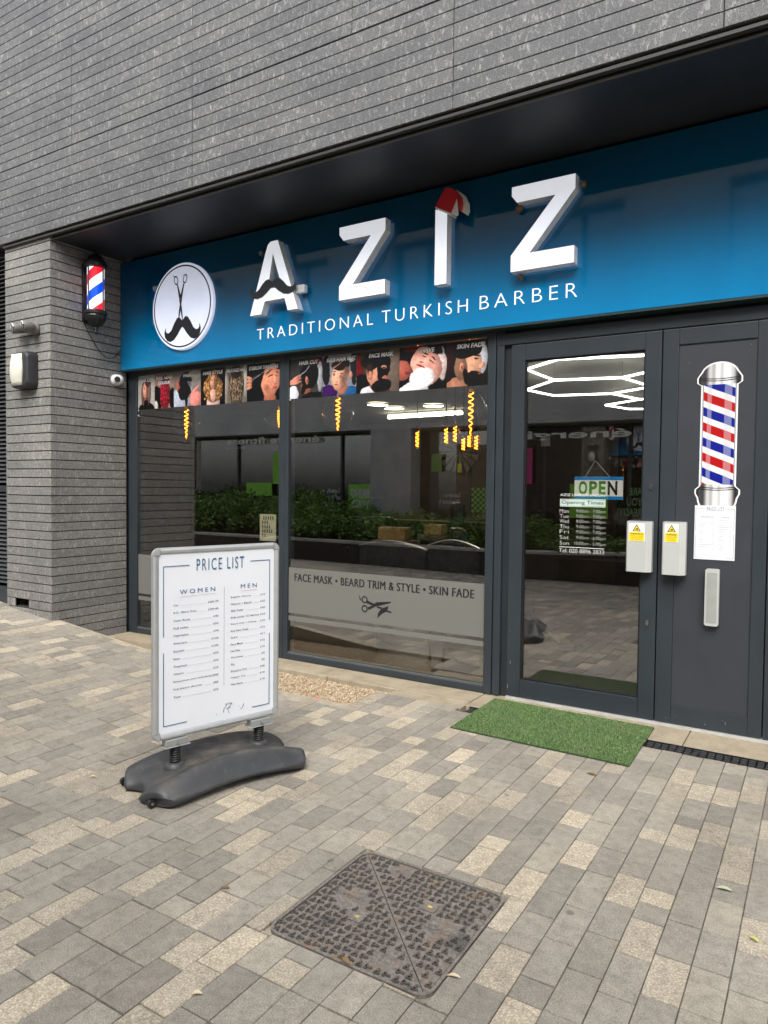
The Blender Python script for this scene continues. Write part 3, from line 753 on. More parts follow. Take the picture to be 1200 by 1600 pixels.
def price_print(parent, x0, x1, z0, z1, y, M=None, local=False, fine=True):
    W, H = x1-x0, z1-z0
    X = lambda f: x0+W*f; Z = lambda f: z1-H*f
    e = .0006; kw = dict(M=M, local=local)
    text('title', 'PRICE LIST', X(.30), X(.72), Z(.100), Z(.030), y-e, INK, parent, bold=.0, res=4, space=1.3, **kw)
    bm = B()
    def line(a, b_, c, d, t): bx(bm, X(a)-t/2 if a == b_ else X(a), X(b_)+t/2 if a == b_ else X(b_), y-e, y-e*.3, Z(c)-(t/2 if c == d else 0), Z(d)+(t/2 if c == d else 0))
    t = W*.006
    line(.03, .24, .063, .063, t); line(.78, .965, .063, .063, t); line(.03, .03, .063, .46, t); line(.965, .965, .063, .44, t)
    line(.03, .03, .55, .965, t); line(.965, .965, .52, .965, t); line(.03, .22, .965, .965, t); line(.80, .965, .965, .965, t)
    o = obj('border_lines', bm, INK, None); 
    if M is not None: o.data.transform(M)
    if not local: o.data.transform(Matrix.Translation(-ploc(parent)))
    o.parent = parent
    text('heading', 'WOMEN', X(.16), X(.46), Z(.225), Z(.200), y-e, INK, parent, space=1.5, **kw)
    text('heading', 'MEN', X(.69), X(.84), Z(.225), Z(.200), y-e, INK, parent, space=1.5, **kw)
    bm = B(); bx(bm, X(.16), X(.46), y-e, y-e*.3, Z(.2405), Z(.239)); bx(bm, X(.69), X(.84), y-e, y-e*.3, Z(.2405), Z(.239))
    o = obj('heading_rule', bm, REDL, None)
    if M is not None: o.data.transform(M)
    if not local: o.data.transform(Matrix.Translation(-ploc(parent)))
    o.parent = parent
    bm = B(); bx(bm, X(.538), X(.541), y-e, y-e*.3, Z(.80), Z(.205))
    for j, (L, a, b_, s) in enumerate(((WOMEN, .11, .49, .0437), (MEN, .60, .92, .0405))):
        for i, (n_, p_) in enumerate(L):
            zz = .29+i*s-(.012 if j else 0); wn = len(n_)*.0125; wp = len(p_)*.0155
            if fine:
                text('item', n_, X(a), X(a+wn), Z(zz+.002), Z(zz-.010), y-e, INKL, parent, res=2, bold=.012, **kw)
                text('price', p_, X(b_-wp), X(b_), Z(zz+.001), Z(zz-.010), y-e, INKL, parent, res=2, bold=.012, **kw)
            else:
                bx(bm, X(a), X(a+wn), y-e, y-e*.3, Z(zz), Z(zz-.006)); bx(bm, X(b_-wp), X(b_), y-e, y-e*.3, Z(zz), Z(zz-.006))
            if n_ != 'Wax': bx(bm, X(a+wn+.015), X(b_-wp-.015), y-e, y-e*.3, Z(zz+.0008), Z(zz))
    o = obj('dotted_rules', bm, plain('ink_light_rule', (.38,.38,.42), .6), None)
    if M is not None: o.data.transform(M)
    if not local: o.data.transform(Matrix.Translation(-ploc(parent)))
    o.parent = parent
a, b_ = P(1085, 830, SY)[0], P(1149, 830, SY)[0]; za, zb_ = P(1085, 873, SY)[1], P(1117, 790, SY)[1]
ps = thing('price_sheet', 'small white price list sheet taped beneath the barber pole sticker', 'price list', ((a+b_)/2, SY, za))
sheet('paper', a, b_, za, zb_, SY-.0030, PAPER, ps)
price_print(ps, a, b_, za, zb_, SY-.0030, fine=False)

# ================================================================== WINDOW PRINTS
class Pic:
    def __init__(s, w_, h_, bgc):
        s.w, s.h = w_, h_; s.a = np.zeros((h_, w_, 3)); s.a[:] = bgc
        s.y, s.x = np.mgrid[0:h_, 0:w_]; s.x = s.x/w_; s.y = s.y/h_; s.asp = w_/h_
        s.n = s.noise(24)
        s.x = s.x+.045*(s.noise(6)-.5)+.026*(s.noise(15)-.5)+.014*(s.noise(44)-.5); s.y = s.y+.045*(s.noise(6)-.5)+.026*(s.noise(15)-.5)+.014*(s.noise(44)-.5)
    def noise(s, k):
        g = rng.random((k, k)); yi = np.linspace(0, k-1.001, s.h); xi = np.linspace(0, k-1.001, s.w)
        y0 = yi.astype(int); x0 = xi.astype(int); fy = (yi-y0)[:,None]; fx = (xi-x0)[None,:]
        return (g[y0][:,x0]*(1-fy)*(1-fx)+g[y0+1][:,x0]*fy*(1-fx)+g[y0][:,x0+1]*(1-fy)*fx+g[y0+1][:,x0+1]*fy*fx)
    def el(s, cx, cy_, rx, ry, c, soft=.06, rot=0, shade=0, tex=0, texc=None, vol=.28):
        dx = (s.x-cx)*s.asp; dy = s.y-cy_; cr, sr = math.cos(R(rot)), math.sin(R(rot))
        u = (dx*cr+dy*sr)/(rx*s.asp); v = (-dx*sr+dy*cr)/ry; d = np.sqrt(u*u+v*v)
        m = np.clip((1-d)/soft, 0, 1)[..., None]; col = np.array(c)*np.ones_like(s.a)
        nz = np.sqrt(np.clip(1-d*d, 0, 1)); lam = np.clip(.25+.75*nz-.42*(u*cr-v*sr)-.35*v, 0, 1.35)
        if vol: col = col*(1-vol+vol*1.25*lam)[..., None]
        if tex:
            st = np.sin(u*14*tex+5*s.n+2.2*np.sin(v*5))*.5+.5; st2 = np.sin(u*37*tex+9*s.n+v*3)*.5+.5
            st = (st*.6+st2*.4)**1.5*.8
            col = col*(1-st[..., None])+np.array(texc if texc else c)*st[..., None]*(.5+.8*lam)[..., None]
        s.a = s.a*(1-m)+col*m; return s
    def face(s, cx, cy_, rx, ry, c, rot=0, turn=0., eyes=True):
        """soft shaded three quarter face: brow, eyes, nose, lips, cheek shade"""
        s.el(cx, cy_, rx, ry, c, .07, rot, vol=.4); s.el(cx+rx*.55, cy_+ry*.1, rx*.5, ry*.8, tuple(k*.50 for k in c), .95, rot, vol=0)
        cr, sr = math.cos(R(rot)), math.sin(R(rot))
        def q(fx, fy): return cx+(fx*rx*cr-fy*ry*sr/s.asp), cy_+(fx*rx*s.asp*sr+fy*ry*cr)
        dk = tuple(k*.35 for k in c); md = tuple(k*.62 for k in c); lt = tuple(min(1, k*1.25) for k in c)
        for e in (-.42+turn, .42+turn):
            if abs(e) > .8: continue
            x_, y_ = q(e, -.12); s.el(x_, y_, rx*.26, ry*.15, md, .95, rot, vol=0); s.el(x_, y_, rx*.13, ry*.045, (.10,.05,.04), .8, rot, vol=0)
            x_, y_ = q(e, -.30); s.el(x_, y_, rx*.24, ry*.05, (.12,.07,.05), .9, rot, vol=0)
        x_, y_ = q(turn*1.1, .12); s.el(x_, y_, rx*.11, ry*.20, lt, .9, rot, vol=0)
        x_, y_ = q(turn*1.1+.04, .30); s.el(x_, y_, rx*.14, ry*.04, dk, .9, rot, vol=0)
        x_, y_ = q(turn, .55); s.el(x_, y_, rx*.24, ry*.065, (c[0]*.72, c[1]*.30, c[2]*.32), .6, rot, vol=0); s.el(x_, y_, rx*.22, ry*.015, dk, .8, rot, vol=0)
        return s
    def poly(s, pts, c, shade=0):
        ins = np.zeros_like(s.x, bool); n_ = len(pts)
        for i in range(n_):
            x1, y1 = pts[i]; x2, y2 = pts[(i+1)%n_]
            cnd = ((y1 > s.y) != (y2 > s.y)) & (s.x < (x2-x1)*(s.y-y1)/((y2-y1) or 1e-9)+x1); ins ^= cnd
        s.a[ins] = c; return s
    def done(s):
        a = s.a.copy()
        a = (a+np.roll(a, 1, 0)+np.roll(a, 1, 1)+np.roll(a, -1, 0)+np.roll(a, -1, 1))/5
        a = a*(.90+.2*s.n[..., None])*(1+.06*rng.normal(size=a.shape)); return np.clip(a, 0, 1)
SK = (.72,.42,.32); SKD = (.42,.21,.15); HB = (.03,.018,.014)
def pics():
    out = []; W = 2
    def N(w_, c): return Pic(w_*W, 124*W, c)
    p = N(100,(.66,.64,.62)); p.el(.5,1.02,.52,.24,(.012,.012,.014)); p.el(.48,.52,.31,.44,(.20,.13,.12),.06,0,0,1.0,(.62,.46,.44)); p.face(.44,.43,.17,.27,(.80,.56,.47),4,-.1); p.el(.47,.86,.12,.14,(.02,.015,.015)); p.el(.60,.22,.20,.15,(.16,.09,.08),.2,25,0,1,(.4,.27,.25)); p.el(.68,.55,.09,.34,(.30,.21,.20),.3,4,0,1.2,(.62,.48,.46)); p.el(.25,.6,.06,.30,(.30,.21,.20),.3,-4,0,1.2,(.62,.48,.46)); out.append(p.done())
    p = N(100,(.58,.46,.40)); p.el(.12,.75,.26,.42,(.012,.012,.012)); p.el(.95,.75,.2,.35,(.015,.012,.012)); p.el(.55,.20,.22,.16,(.10,.02,.02)); p.el(.54,.58,.28,.46,(.16,.008,.025),.1,0,0,1.4,(.80,.18,.30))
    for k in range(60): p.el(.32+.44*random.random(), .25+.7*random.random(), .035, .022, (.55+.3*random.random(),.08,.16), .6, random.uniform(-60,60))
    p.el(.06,.95,.12,.2,(.75,.73,.70)); out.append(p.done())
    p = N(130,(.48,.45,.43)); p.el(.2,.85,.42,.36,(.66,.68,.74)); p.el(.16,.40,.10,.18,(.62,.36,.29)); p.el(.42,.42,.26,.44,(.015,.014,.022),.10,12,0,1.2,(.10,.09,.13)); p.el(.20,.44,.04,.06,(.62,.30,.25),.2); p.el(.82,.80,.24,.22,(.86,.52,.48),.06,-20)
    for k in range(4): p.el(.70+.05*k,.60-.035*k,.17,.030,(.86,.50,.46),.2,-38-4*k)
    for k in range(7): p.poly([(.50+.03*k,.30),(.512+.03*k,.30),(.70,.60),(.69,.60)],(.62,.62,.64))
    p.el(.82,.10,.3,.12,(.62,.61,.58)); p.el(.47,.88,.05,.26,(.02,.02,.04)); out.append(p.done())
    p = N(120,(.020,.016,.016)); p.el(.5,.93,.28,.28,(.80,.66,.62),.08); p.el(.5,.56,.42,.38,(.30,.16,.07),.08,0,0,1.1,(.95,.72,.46)); p.el(.5,.32,.23,.30,(.30,.18,.08),.1,0,0,.9,(.85,.64,.38)); p.el(.5,.72,.12,.2,(.80,.62,.55),.1); p.face(.51,.36,.12,.20,(.80,.56,.45),0,.05)
    for k in range(50):
        sx = random.choice((-1,1)); p.el(.5+sx*random.uniform(.16,.38), random.uniform(.45,.85), .05, .03, (lambda q: (.40+.45*q, .26+.40*q, .14+.28*q))(random.random()**1.5), .6, random.uniform(-60,60))
    out.append(p.done())
    p = N(110,(.40,.37,.34)); p.el(.93,.4,.12,.5,(.62,.60,.56)); p.el(.05,.6,.1,.5,(.55,.52,.49)); p.el(.52,.55,.36,.62,(.07,.045,.03),.06,0,0,1.3,(.78,.66,.52)); p.el(.5,.14,.27,.20,(.09,.06,.04),.2,0,0,1,(.25,.18,.12))
    for k in range(60): p.el(random.uniform(.22,.82), random.uniform(.4,.98), .055, .022, (lambda q: (.16+.55*q, .11+.50*q, .08+.42*q))(random.random()**1.3), .7, random.choice((-50,50))+random.uniform(-15,15))
    out.append(p.done())
    p = N(140,(.008,.008,.009)); p.el(.70,.98,.18,.20,(.62,.36,.27)); p.el(.72,.48,.27,.46,(.84,.54,.42),.04,14); p.el(.60,.25,.10,.12,(.84,.56,.44),.3,0)
    p.el(.66,.26,.13,.022,(.06,.03,.02),.4,-26); p.el(.90,.30,.06,.018,(.06,.03,.02),.4,20); p.el(.70,.37,.10,.020,(.10,.05,.04),.4,-14); p.el(.89,.40,.05,.015,(.10,.05,.04),.4,14); p.el(.84,.46,.035,.14,(.95,.70,.58),.8,-4,vol=0); p.el(.86,.58,.05,.02,(.45,.24,.18),.8,vol=0); p.el(.83,.68,.085,.035,(.66,.26,.25),.4,-8); p.el(.62,.70,.10,.16,(.62,.36,.28),.95,0,vol=0)
    for k in range(4): p.el(.05,.38+.085*k,.105,.045,(.78,.50,.40),.08,25-12*k)
    p.poly([(.12,.46),(.58,.17),(.585,.18),(.13,.475)],(.62,.62,.62)); p.poly([(.12,.40),(.60,.20),(.60,.21),(.12,.41)],(.5,.5,.5)); p.el(.97,.08,.14,.16,HB); out.append(p.done())
    p = N(120,(.20,.19,.19)); p.el(.85,.1,.25,.16,(.30,.04,.08)); p.el(.93,.5,.09,.4,(.60,.60,.62)); p.el(.50,.72,.17,.27,(.55,.32,.24),.06,8); p.el(.60,.42,.30,.36,(.015,.012,.014),.05,5,0,1.3,(.07,.06,.06)); p.el(.52,.56,.055,.11,(.72,.44,.35),.08,-5); p.el(.525,.57,.025,.06,(.40,.20,.15),.4,-5); p.el(.42,.76,.08,.20,(.03,.02,.02),.4,10); p.el(.75,1.0,.42,.14,(.03,.02,.03)); p.el(.10,.88,.18,.22,(.85,.86,.90))
    for k in range(3): p.el(.16,.48+.06*k,.22,.035,(.82,.52,.43),.12,-24+8*k)
    p.poly([(.28,.46),(.60,.20),(.61,.22),(.29,.48)],(.65,.65,.68)); out.append(p.done())
    p = N(120,(.50,.50,.53)); p.el(.1,.35,.12,.4,(.07,.07,.08)); p.el(.93,.3,.1,.5,(.09,.09,.10)); p.el(.80,.15,.2,.06,(.8,.8,.82)); p.el(.18,.92,.28,.2,(.20,.04,.30)); p.el(.78,.95,.3,.16,(.10,.32,.52)); p.el(.58,.82,.16,.16,(.66,.42,.33)); p.face(.50,.55,.25,.33,(.84,.60,.50),12,-.22); p.el(.83,.50,.055,.09,(.80,.50,.42),.1); p.el(.55,.24,.29,.16,(.06,.04,.03),.10,-8,0,1.3,(.16,.11,.08)); p.el(.72,.38,.12,.12,(.38,.27,.22),.6,0); p.poly([(.30,.32),(.62,.13),(.64,.145),(.32,.345)],(.70,.50,.42)); out.append(p.done())
    p = N(130,(.26,.19,.16)); p.el(.05,.4,.1,.35,(.40,.03,.04)); p.el(.88,.5,.2,.6,(.40,.34,.30)); p.el(.12,.85,.3,.3,(.02,.02,.02)); p.el(.28,.97,.18,.14,(.80,.80,.82)); p.el(.46,.78,.16,.22,(.58,.36,.28)); p.el(.50,.48,.29,.40,(.78,.54,.44),.05,8); p.el(.38,.24,.30,.20,(.02,.015,.013),.08,-18,0,1.3,(.08,.06,.05)); p.el(.30,.44,.10,.20,(.16,.11,.09),.5); p.el(.31,.58,.055,.11,(.74,.48,.38),.08); p.el(.58,.84,.25,.17,(.022,.015,.012),.1,-8,0,2,(.07,.05,.04)); p.el(.64,.44,.15,.32,(.015,.015,.017),.05,12,vol=.8); p.el(.66,.40,.07,.035,(.72,.48,.40),.15,10); p.el(.66,.41,.035,.014,(.03,.02,.02),.3,10,vol=0); p.el(.66,.64,.08,.05,(.68,.38,.33),.2,8); p.el(.72,.52,.03,.10,(.05,.05,.05),.5,10); out.append(p.done())
    p = N(140,(.012,.010,.012)); p.el(.36,.05,.3,.08,(.36,.06,.06)); p.el(.07,.52,.19,.24,(.66,.34,.28),.06); p.el(.16,.60,.08,.04,(.45,.14,.13),.4); p.el(.90,.45,.10,.40,(.80,.72,.70),.1); p.el(.30,1.0,.34,.18,(.88,.84,.86)); p.el(.57,.46,.32,.46,(.88,.62,.55),.04,-22); p.el(.47,.74,.29,.27,(.95,.92,.93),.12,-14)
    for k in range(40): p.el(random.uniform(.25,.68), random.uniform(.58,.92), .05, .04, (.98,.96,.97), .8, random.uniform(-60,60))
    p.el(.45,.46,.11,.022,(.62,.20,.20),.4,28,vol=0); p.el(.52,.36,.05,.11,(.97,.74,.66),.7,-40,vol=0); p.el(.47,.37,.05,.025,(.30,.10,.09),.7,20,vol=0); p.el(.68,.38,.08,.016,(.10,.05,.04),.4,38,vol=0); p.el(.52,.24,.06,.016,(.10,.05,.04),.4,30,vol=0); p.el(.72,.30,.09,.022,(.12,.07,.05),.4,38,vol=0); p.el(.55,.17,.07,.022,(.12,.07,.05),.4,25,vol=0); p.el(.78,.10,.2,.10,(.02,.015,.015),.3,30); out.append(p.done())
    p = N(130,(.06,.042,.036)); p.el(.86,.40,.13,.36,(.70,.70,.73),.06); p.el(.86,.55,.05,.06,(.80,.30,.08)); p.el(.05,.3,.1,.5,(.16,.04,.04)); p.el(.28,1.0,.30,.2,(.62,.42,.33)); p.el(.55,.50,.29,.42,(.84,.62,.50),.04,-4); p.el(.82,.56,.07,.075,(.84,.62,.50),.1,20); p.el(.34,.55,.17,.36,(.50,.36,.28),.15,-4); p.el(.50,.20,.36,.19,(.014,.010,.010),.06,-6,0,1.4,(.07,.05,.05)); p.el(.38,.58,.055,.11,(.76,.50,.40),.06,-6); p.el(.385,.59,.025,.06,(.42,.22,.17),.4); p.el(.62,.84,.21,.18,(.028,.020,.016),.10,-24,0,2,(.08,.055,.045)); p.el(.46,.76,.07,.16,(.04,.03,.025),.3,-10); p.el(.71,.40,.07,.016,(.03,.02,.02),.4,-4,vol=0); p.el(.72,.34,.10,.020,(.04,.025,.02),.4,-8,vol=0); p.el(.77,.74,.05,.02,(.60,.28,.25),.4,vol=0); out.append(p.done())
    return out
PX = pics()
info = [('HAIR CUT', 'photo poster of a woman with a pinkish bob, HAIR CUT', 213, 242), ('FULL HEAD\nCOLOUR', 'photo poster of wavy red dyed hair, FULL HEAD COLOUR', 242, 272), ('WASH', 'photo poster of dark hair being washed, WASH', 272, 314), ('HAIR STYLE', 'photo poster of a woman with long blonde curls, HAIR STYLE', 314, 352), ('BALAYAGE HAIR', 'photo poster of long streaked brown hair seen from behind, BALAYAGE HAIR', 352, 386), ('EYEBROW THREADING', 'photo poster of a face having its brows threaded, EYEBROW THREADING', 386, 437),
        ('HAIR CUT', 'photo poster of a dark haired man being trimmed with scissors', 449, 504), ('KIDS HAIR CUT', 'photo poster of a boy with a shaved parting, KIDS HAIR CUT', 504, 557), ('FACE MASK', 'photo poster of a bearded man wearing a black mask, FACE MASK', 557, 624), ('SHAVE', 'photo poster of a man lying back covered in foam, SHAVE', 624, 698), ('SKIN FADE', 'photo poster of a bearded man in profile, SKIN FADE', 698, 763)]
TXSH = plain('poster_letter_shadow', (.02,.02,.02), .5)
PZ0, PZ1 = 2.047, 2.352
for i, (s, lab, ua, ub) in enumerate(info):
    xa, xb = P(ua, 605, GY)[0], P(ub, 605, GY)[0]
    if i == 0: xa = x1L+.002
    if i == 5: xb = x1R-.002
    if i == 6: xa = x2L+.002
    if i == 10: xb = x2R-.002
    t = thing('photo_poster', lab, 'poster', ((xa+xb)/2, GY, PZ0), group='hairdressing photo posters along the top of the windows')
    sheet('print', xa+.0006, xb-.0006, PZ0+(i % 3)*.002, PZ1, GY-.0022, img_mat('photo_print_%s' % s.split()[0].lower(), PX[i], .35), t)
    ls = s.split('\n'); W = xb-xa
    for j, q in enumerate(ls):
        tw = min(W*.86, .021*len(q)+.02); c = (xa+xb)/2+(W*.08 if i >= 6 else 0)
        c = min(c, xb-tw/2-.004); zz = PZ1-.050-.042*j-(.008 if i == 0 else 0)
        hgt = .030 if len(ls) == 1 else .026
        text('caption_shadow', q, c-tw/2+.002, c+tw/2+.003, zz-.002, zz+hgt-.002, GY-.0026, TXSH, t, bold=.05, shear=.15)
        text('caption', q, c-tw/2, c+tw/2, zz, zz+hgt, GY-.0030, WVINYL, t, bold=.03, shear=.15)
# frosted vinyl bands
def frost_mat():
    m = bpy.data.materials.new('frosted_vinyl'); m.use_nodes = True; t = m.node_tree; b = t.nodes['Principled BSDF']
    b.inputs['Base Color'].default_value = (.19,.19,.172,1); b.inputs['Roughness'].default_value = .45
    tr = nd(t, 'ShaderNodeBsdfTransparent'); mx = nd(t, 'ShaderNodeMixShader'); mx.inputs[0].default_value = .80
    out = [n_ for n_ in t.nodes if n_.type == 'OUTPUT_MATERIAL'][0]
    t.links.new(tr.outputs[0], mx.inputs[1]); t.links.new(b.outputs[0], mx.inputs[2]); t.links.new(mx.outputs[0], out.inputs[0]); return m
FROST = frost_mat()
for (a, b_, lab) in ((x1L, x1R, 'grey frosted vinyl band low on the window pane behind the price board'), (x2L, x2R, 'grey frosted vinyl band reading FACE MASK BEARD TRIM and STYLE SKIN FADE')):
    zo = .0
    t = thing('frosted_band', lab, 'window film', ((a+b_)/2, GY, .31), group='frosted bands on the windows')
    sheet('film', a+.002, b_-.002, .368, .728, GY-.0012, FROST, t)
    sheet('film', a+.002, b_-.002, .308, .345, GY-.0012, FROST, t)
    if a == x2L:
        strokes = [text('lettering', 'FACE MASK • BEARD TRIM & STYLE • SKIN FADE', -3.525+.0022*k_, -1.989+.0022*k_, .624, .684, GY-.0020-.0001*k_, BVINYL, t, bold=0, space=1.08) for k_ in range(3)]
        bm = B()
        for q_ in strokes: bm.from_mesh(q_.data)
        bm.to_mesh(strokes[0].data); bm.free()
        for q_ in strokes[1:]: bpy.data.objects.remove(q_)
        sc = obj('scissors_emblem', B(), BVINYL, t)
        bm = B(); S = lambda u, v: P(u, v, GY)
        def ring(bm, c, r1, r2, y0, y1, sx=1., rot=0, n_=22):
            v = []
            for k in range(n_):
                a_ = 2*PI*k/n_
                for rr in (r1, r2):
                    px, pz = rr*sx*math.cos(a_), rr*math.sin(a_); cr, sr = math.cos(rot), math.sin(rot)
                    v.append(bm.verts.new((c[0]+px*cr-pz*sr, y0, c[1]+px*sr+pz*cr)))
            for k in range(n_):
                i0, i1 = 2*k, 2*((k+1) % n_); bm.faces.new((v[i0], v[i0+1], v[i1+1], v[i1]))
        Y0 = GY-.0020
        ring(bm, S(570, 937), .027, .017, Y0, Y0); ring(bm, S(570, 951), .027, .017, Y0, Y0)
        def pl_(pts): bm.faces.new([bm.verts.new((*[S(u, v)[0]], Y0-.0002*len(bm.faces)*.05, S(u, v)[1])) for u, v in pts])
        pl_([(561,929),(562,936),(566,940),(564,936)]); pl_([(574,938),(586,944),(584,947),(573,942)]); pl_([(575,949),(588,943),(590,946),(576,953)])
        pl_([(584,944),(588,941),(611,940),(611,942),(590,947)]); pl_([(588,947),(597,949),(596,952),(590,950)]); pl_([(604,953),(612,956),(611,958),(605,956)])
        pl_([(590,966),(591,958),(596,951),(607,948),(605,955),(597,959)]); pl_([(607,947),(607,949),(598,953),(596,951)])
        bmesh.ops.recalc_face_normals(bm, faces=bm.faces[:])
        bm.to_mesh(sc.data); bm.free(); sc.data.transform(Matrix.Translation(-ploc(t)))
# opening times lettering on the door glass
ol = thing('opening_times', 'white opening times lettering and telephone number on the door glass', 'lettering', (-1.27, DGY, .97))
def L(s, u0, v0, u1, v1, bold=0., m=WVINYL):
    a, zt_ = P(u0, v0, DGY-.001); b_, zb_ = P(u1, v1, DGY-.001); text('lettering', s, a, b_, zb_, zt_, DGY-.0004, m, ol, bold=bold)
TVINYL = plain('thin_white_vinyl', (.52,.52,.50), .5, var=.03)
def row(n_, t_, v):
    z_ = P(910, v, DGY)[1]
    xa = P(874.5, v, DGY)[0]; xb = P(946, v, DGY)[0]; wd = .058
    text('lettering', n_, xa, xa+wd*(len(n_)/3.), z_-.010, z_+.013, DGY-.0004, TVINYL, ol, bold=-.012)
    wt = .190 if len(t_) > 15 else .178
    text('lettering', t_, xb-wt, xb, z_-.013, z_+.013, DGY-.0004, TVINYL, ol, bold=-.022)
days = [('Mon', 799.5), ('Tue', 807.5), ('Wed', 815.5), ('Thu', 824), ('Fri', 832), ('Sat', 841), ('Sun', 850)]
for n_, v in days: row(n_, {'Sat': '9:00am - 6:00pm', 'Sun': '10:00am - 5:00pm'}.get(n_, '9:00am - 7:00pm'), v)
zT = P(910, 773.5, DGY)[1]; xa = P(875.5, 773, DGY)[0]; xb = P(946, 786, DGY)[0]
text('lettering', 'AZIZ UNISEX SALON', xa, xb-.004, zT-.008, zT+.008, DGY-.0004, WVINYL, ol, bold=-.008)
zO = P(910, 786, DGY)[1]
bm = B()
for q in ((xa, xb, zO-.0235, zO-.021), (xa, xb, zO+.021, zO+.0235), (xa, xa+.0025, zO-.021, zO+.021), (xb-.0025, xb, zO-.021, zO+.021)): bx(bm, q[0], q[1], DGY-.0006, DGY-.0002, q[2], q[3])
zr = P(910, 856, DGY)[1]; bx(bm, xa, xb-.002, DGY-.0006, DGY-.0002, zr-.0015, zr+.0015)
obj('rule_lines', bm, WVINYL, ol)
sheet('heading_field', xa+.004, xb-.004, zO-.0185, zO+.0185, DGY-.0004, plain('pale_vinyl', (.45,.58,.50), .5), ol, th=.0003)
text('lettering', 'Opening Times', xa+.010, xb-.010, zO-.014, zO+.014, DGY-.0010, BVINYL, ol, bold=.006)
zt2 = P(910, 861.5, DGY)[1]; text('lettering', 'Tel: 020 8896 2833', xa-.002, xb-.002, zt2-.012, zt2+.013, DGY-.0004, TVINYL, ol, bold=-.004)
# OPEN sign hanging inside
oy = DGY+.02; oa, ozt = P(898, 745, oy); ob_, ozb = P(973, 781, oy)
os_ = thing('open_sign', 'white and blue OPEN sign hanging on strings inside the door glass', 'open sign', ((oa+ob_)/2, oy, ozb))
box('sign_card', oa, ob_, oy, oy+.003, ozb, ozt, WVINYL, os_)
SB = plain('open_sign_blue', (.0,.22,.62), .4)
box('blue_bar', oa+.0005, ob_-.0005, oy-.001, oy-.0001, ozt-.020, ozt-.0005, SB, os_); box('blue_bar', oa+.0005, ob_-.0005, oy-.001, oy-.0001, ozb+.0005, ozb+.020, SB, os_)
GRNREFL = plain('open_green_reflection', (.04,.16,.01), .5)  # reflection of the green gym poster, painted into the first three letters
ow = ob_-oa
for s, a, b_, m in (('O', .09, .27, GRNREFL), ('P', .31, .48, GRNREFL), ('E', .51, .65, GRNREFL), ('N', .69, .89, BVINYL)):
    text('letter', s, oa+ow*a, oa+ow*b_, ozb+.027, ozt-.026, oy-.0008, m, os_, bold=.035)
bm = B(); hk = ((oa+ob_)/2-.02, ozt+.10)
tube(bm, [(oa+ow*.22, oy, ozt-.004), (hk[0], oy-.008, hk[1])], .0009, 5); tube(bm, [(oa+ow*.74, oy, ozt-.004), (hk[0], oy-.008, hk[1])], .0009, 5)
obj('hanging_string', bm, WVINYL, os_)
bm = B(); lathe(bm, (hk[0], oy-.011, hk[1]), [(.001, 0), (.012, .001), (.012, .004), (.001, .006)], 14, 'y'); obj('suction_hook', bm, BULBGLASS, os_)
# ================================================================== FASCIA SIGN
FY = -.088
fs_ = thing('fascia_sign', 'long blue shop sign reading AZIZ TRADITIONAL TURKISH BARBER', 'shop sign', (-3, FY, 2.4))
FX0, FX1, FZ0, FZ1 = -5.466, 1.38, 2.398, 3.360
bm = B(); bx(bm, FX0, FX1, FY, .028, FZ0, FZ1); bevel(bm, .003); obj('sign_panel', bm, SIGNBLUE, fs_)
box('sign_bottom_trim', FX0+.002, FX1, FY+.004, .025, FZ0-.012, FZ0-.0005, plain('trim_dark_green', (.01,.03,.03), .5), fs_)
def seg_must(cx, cz, w_, h_, tilt=0):
    T = [(-1,.10),(-.96,.30),(-.90,.42),(-.93,.22),(-.86,.08),(-.74,.06),(-.60,.22),(-.45,.62),(-.30,.92),(-.17,.98),(-.05,.80),(0,.72),(.05,.80),(.17,.98),(.30,.92),(.45,.62),(.60,.22),(.74,.06),(.86,.08),(.93,.22),(.90,.42),(.96,.30),(1,.10),(.97,-.18),(.84,-.42),(.66,-.52),(.46,-.42),(.26,-.12),(.10,.20),(0,.34),(-.10,.20),(-.26,-.12),(-.46,-.42),(-.66,-.52),(-.84,-.42),(-.97,-.18)]
    return [(cx+x*w_/2, cz+(z_-.2)*h_/1.5+x*tilt) for x, z_ in T]
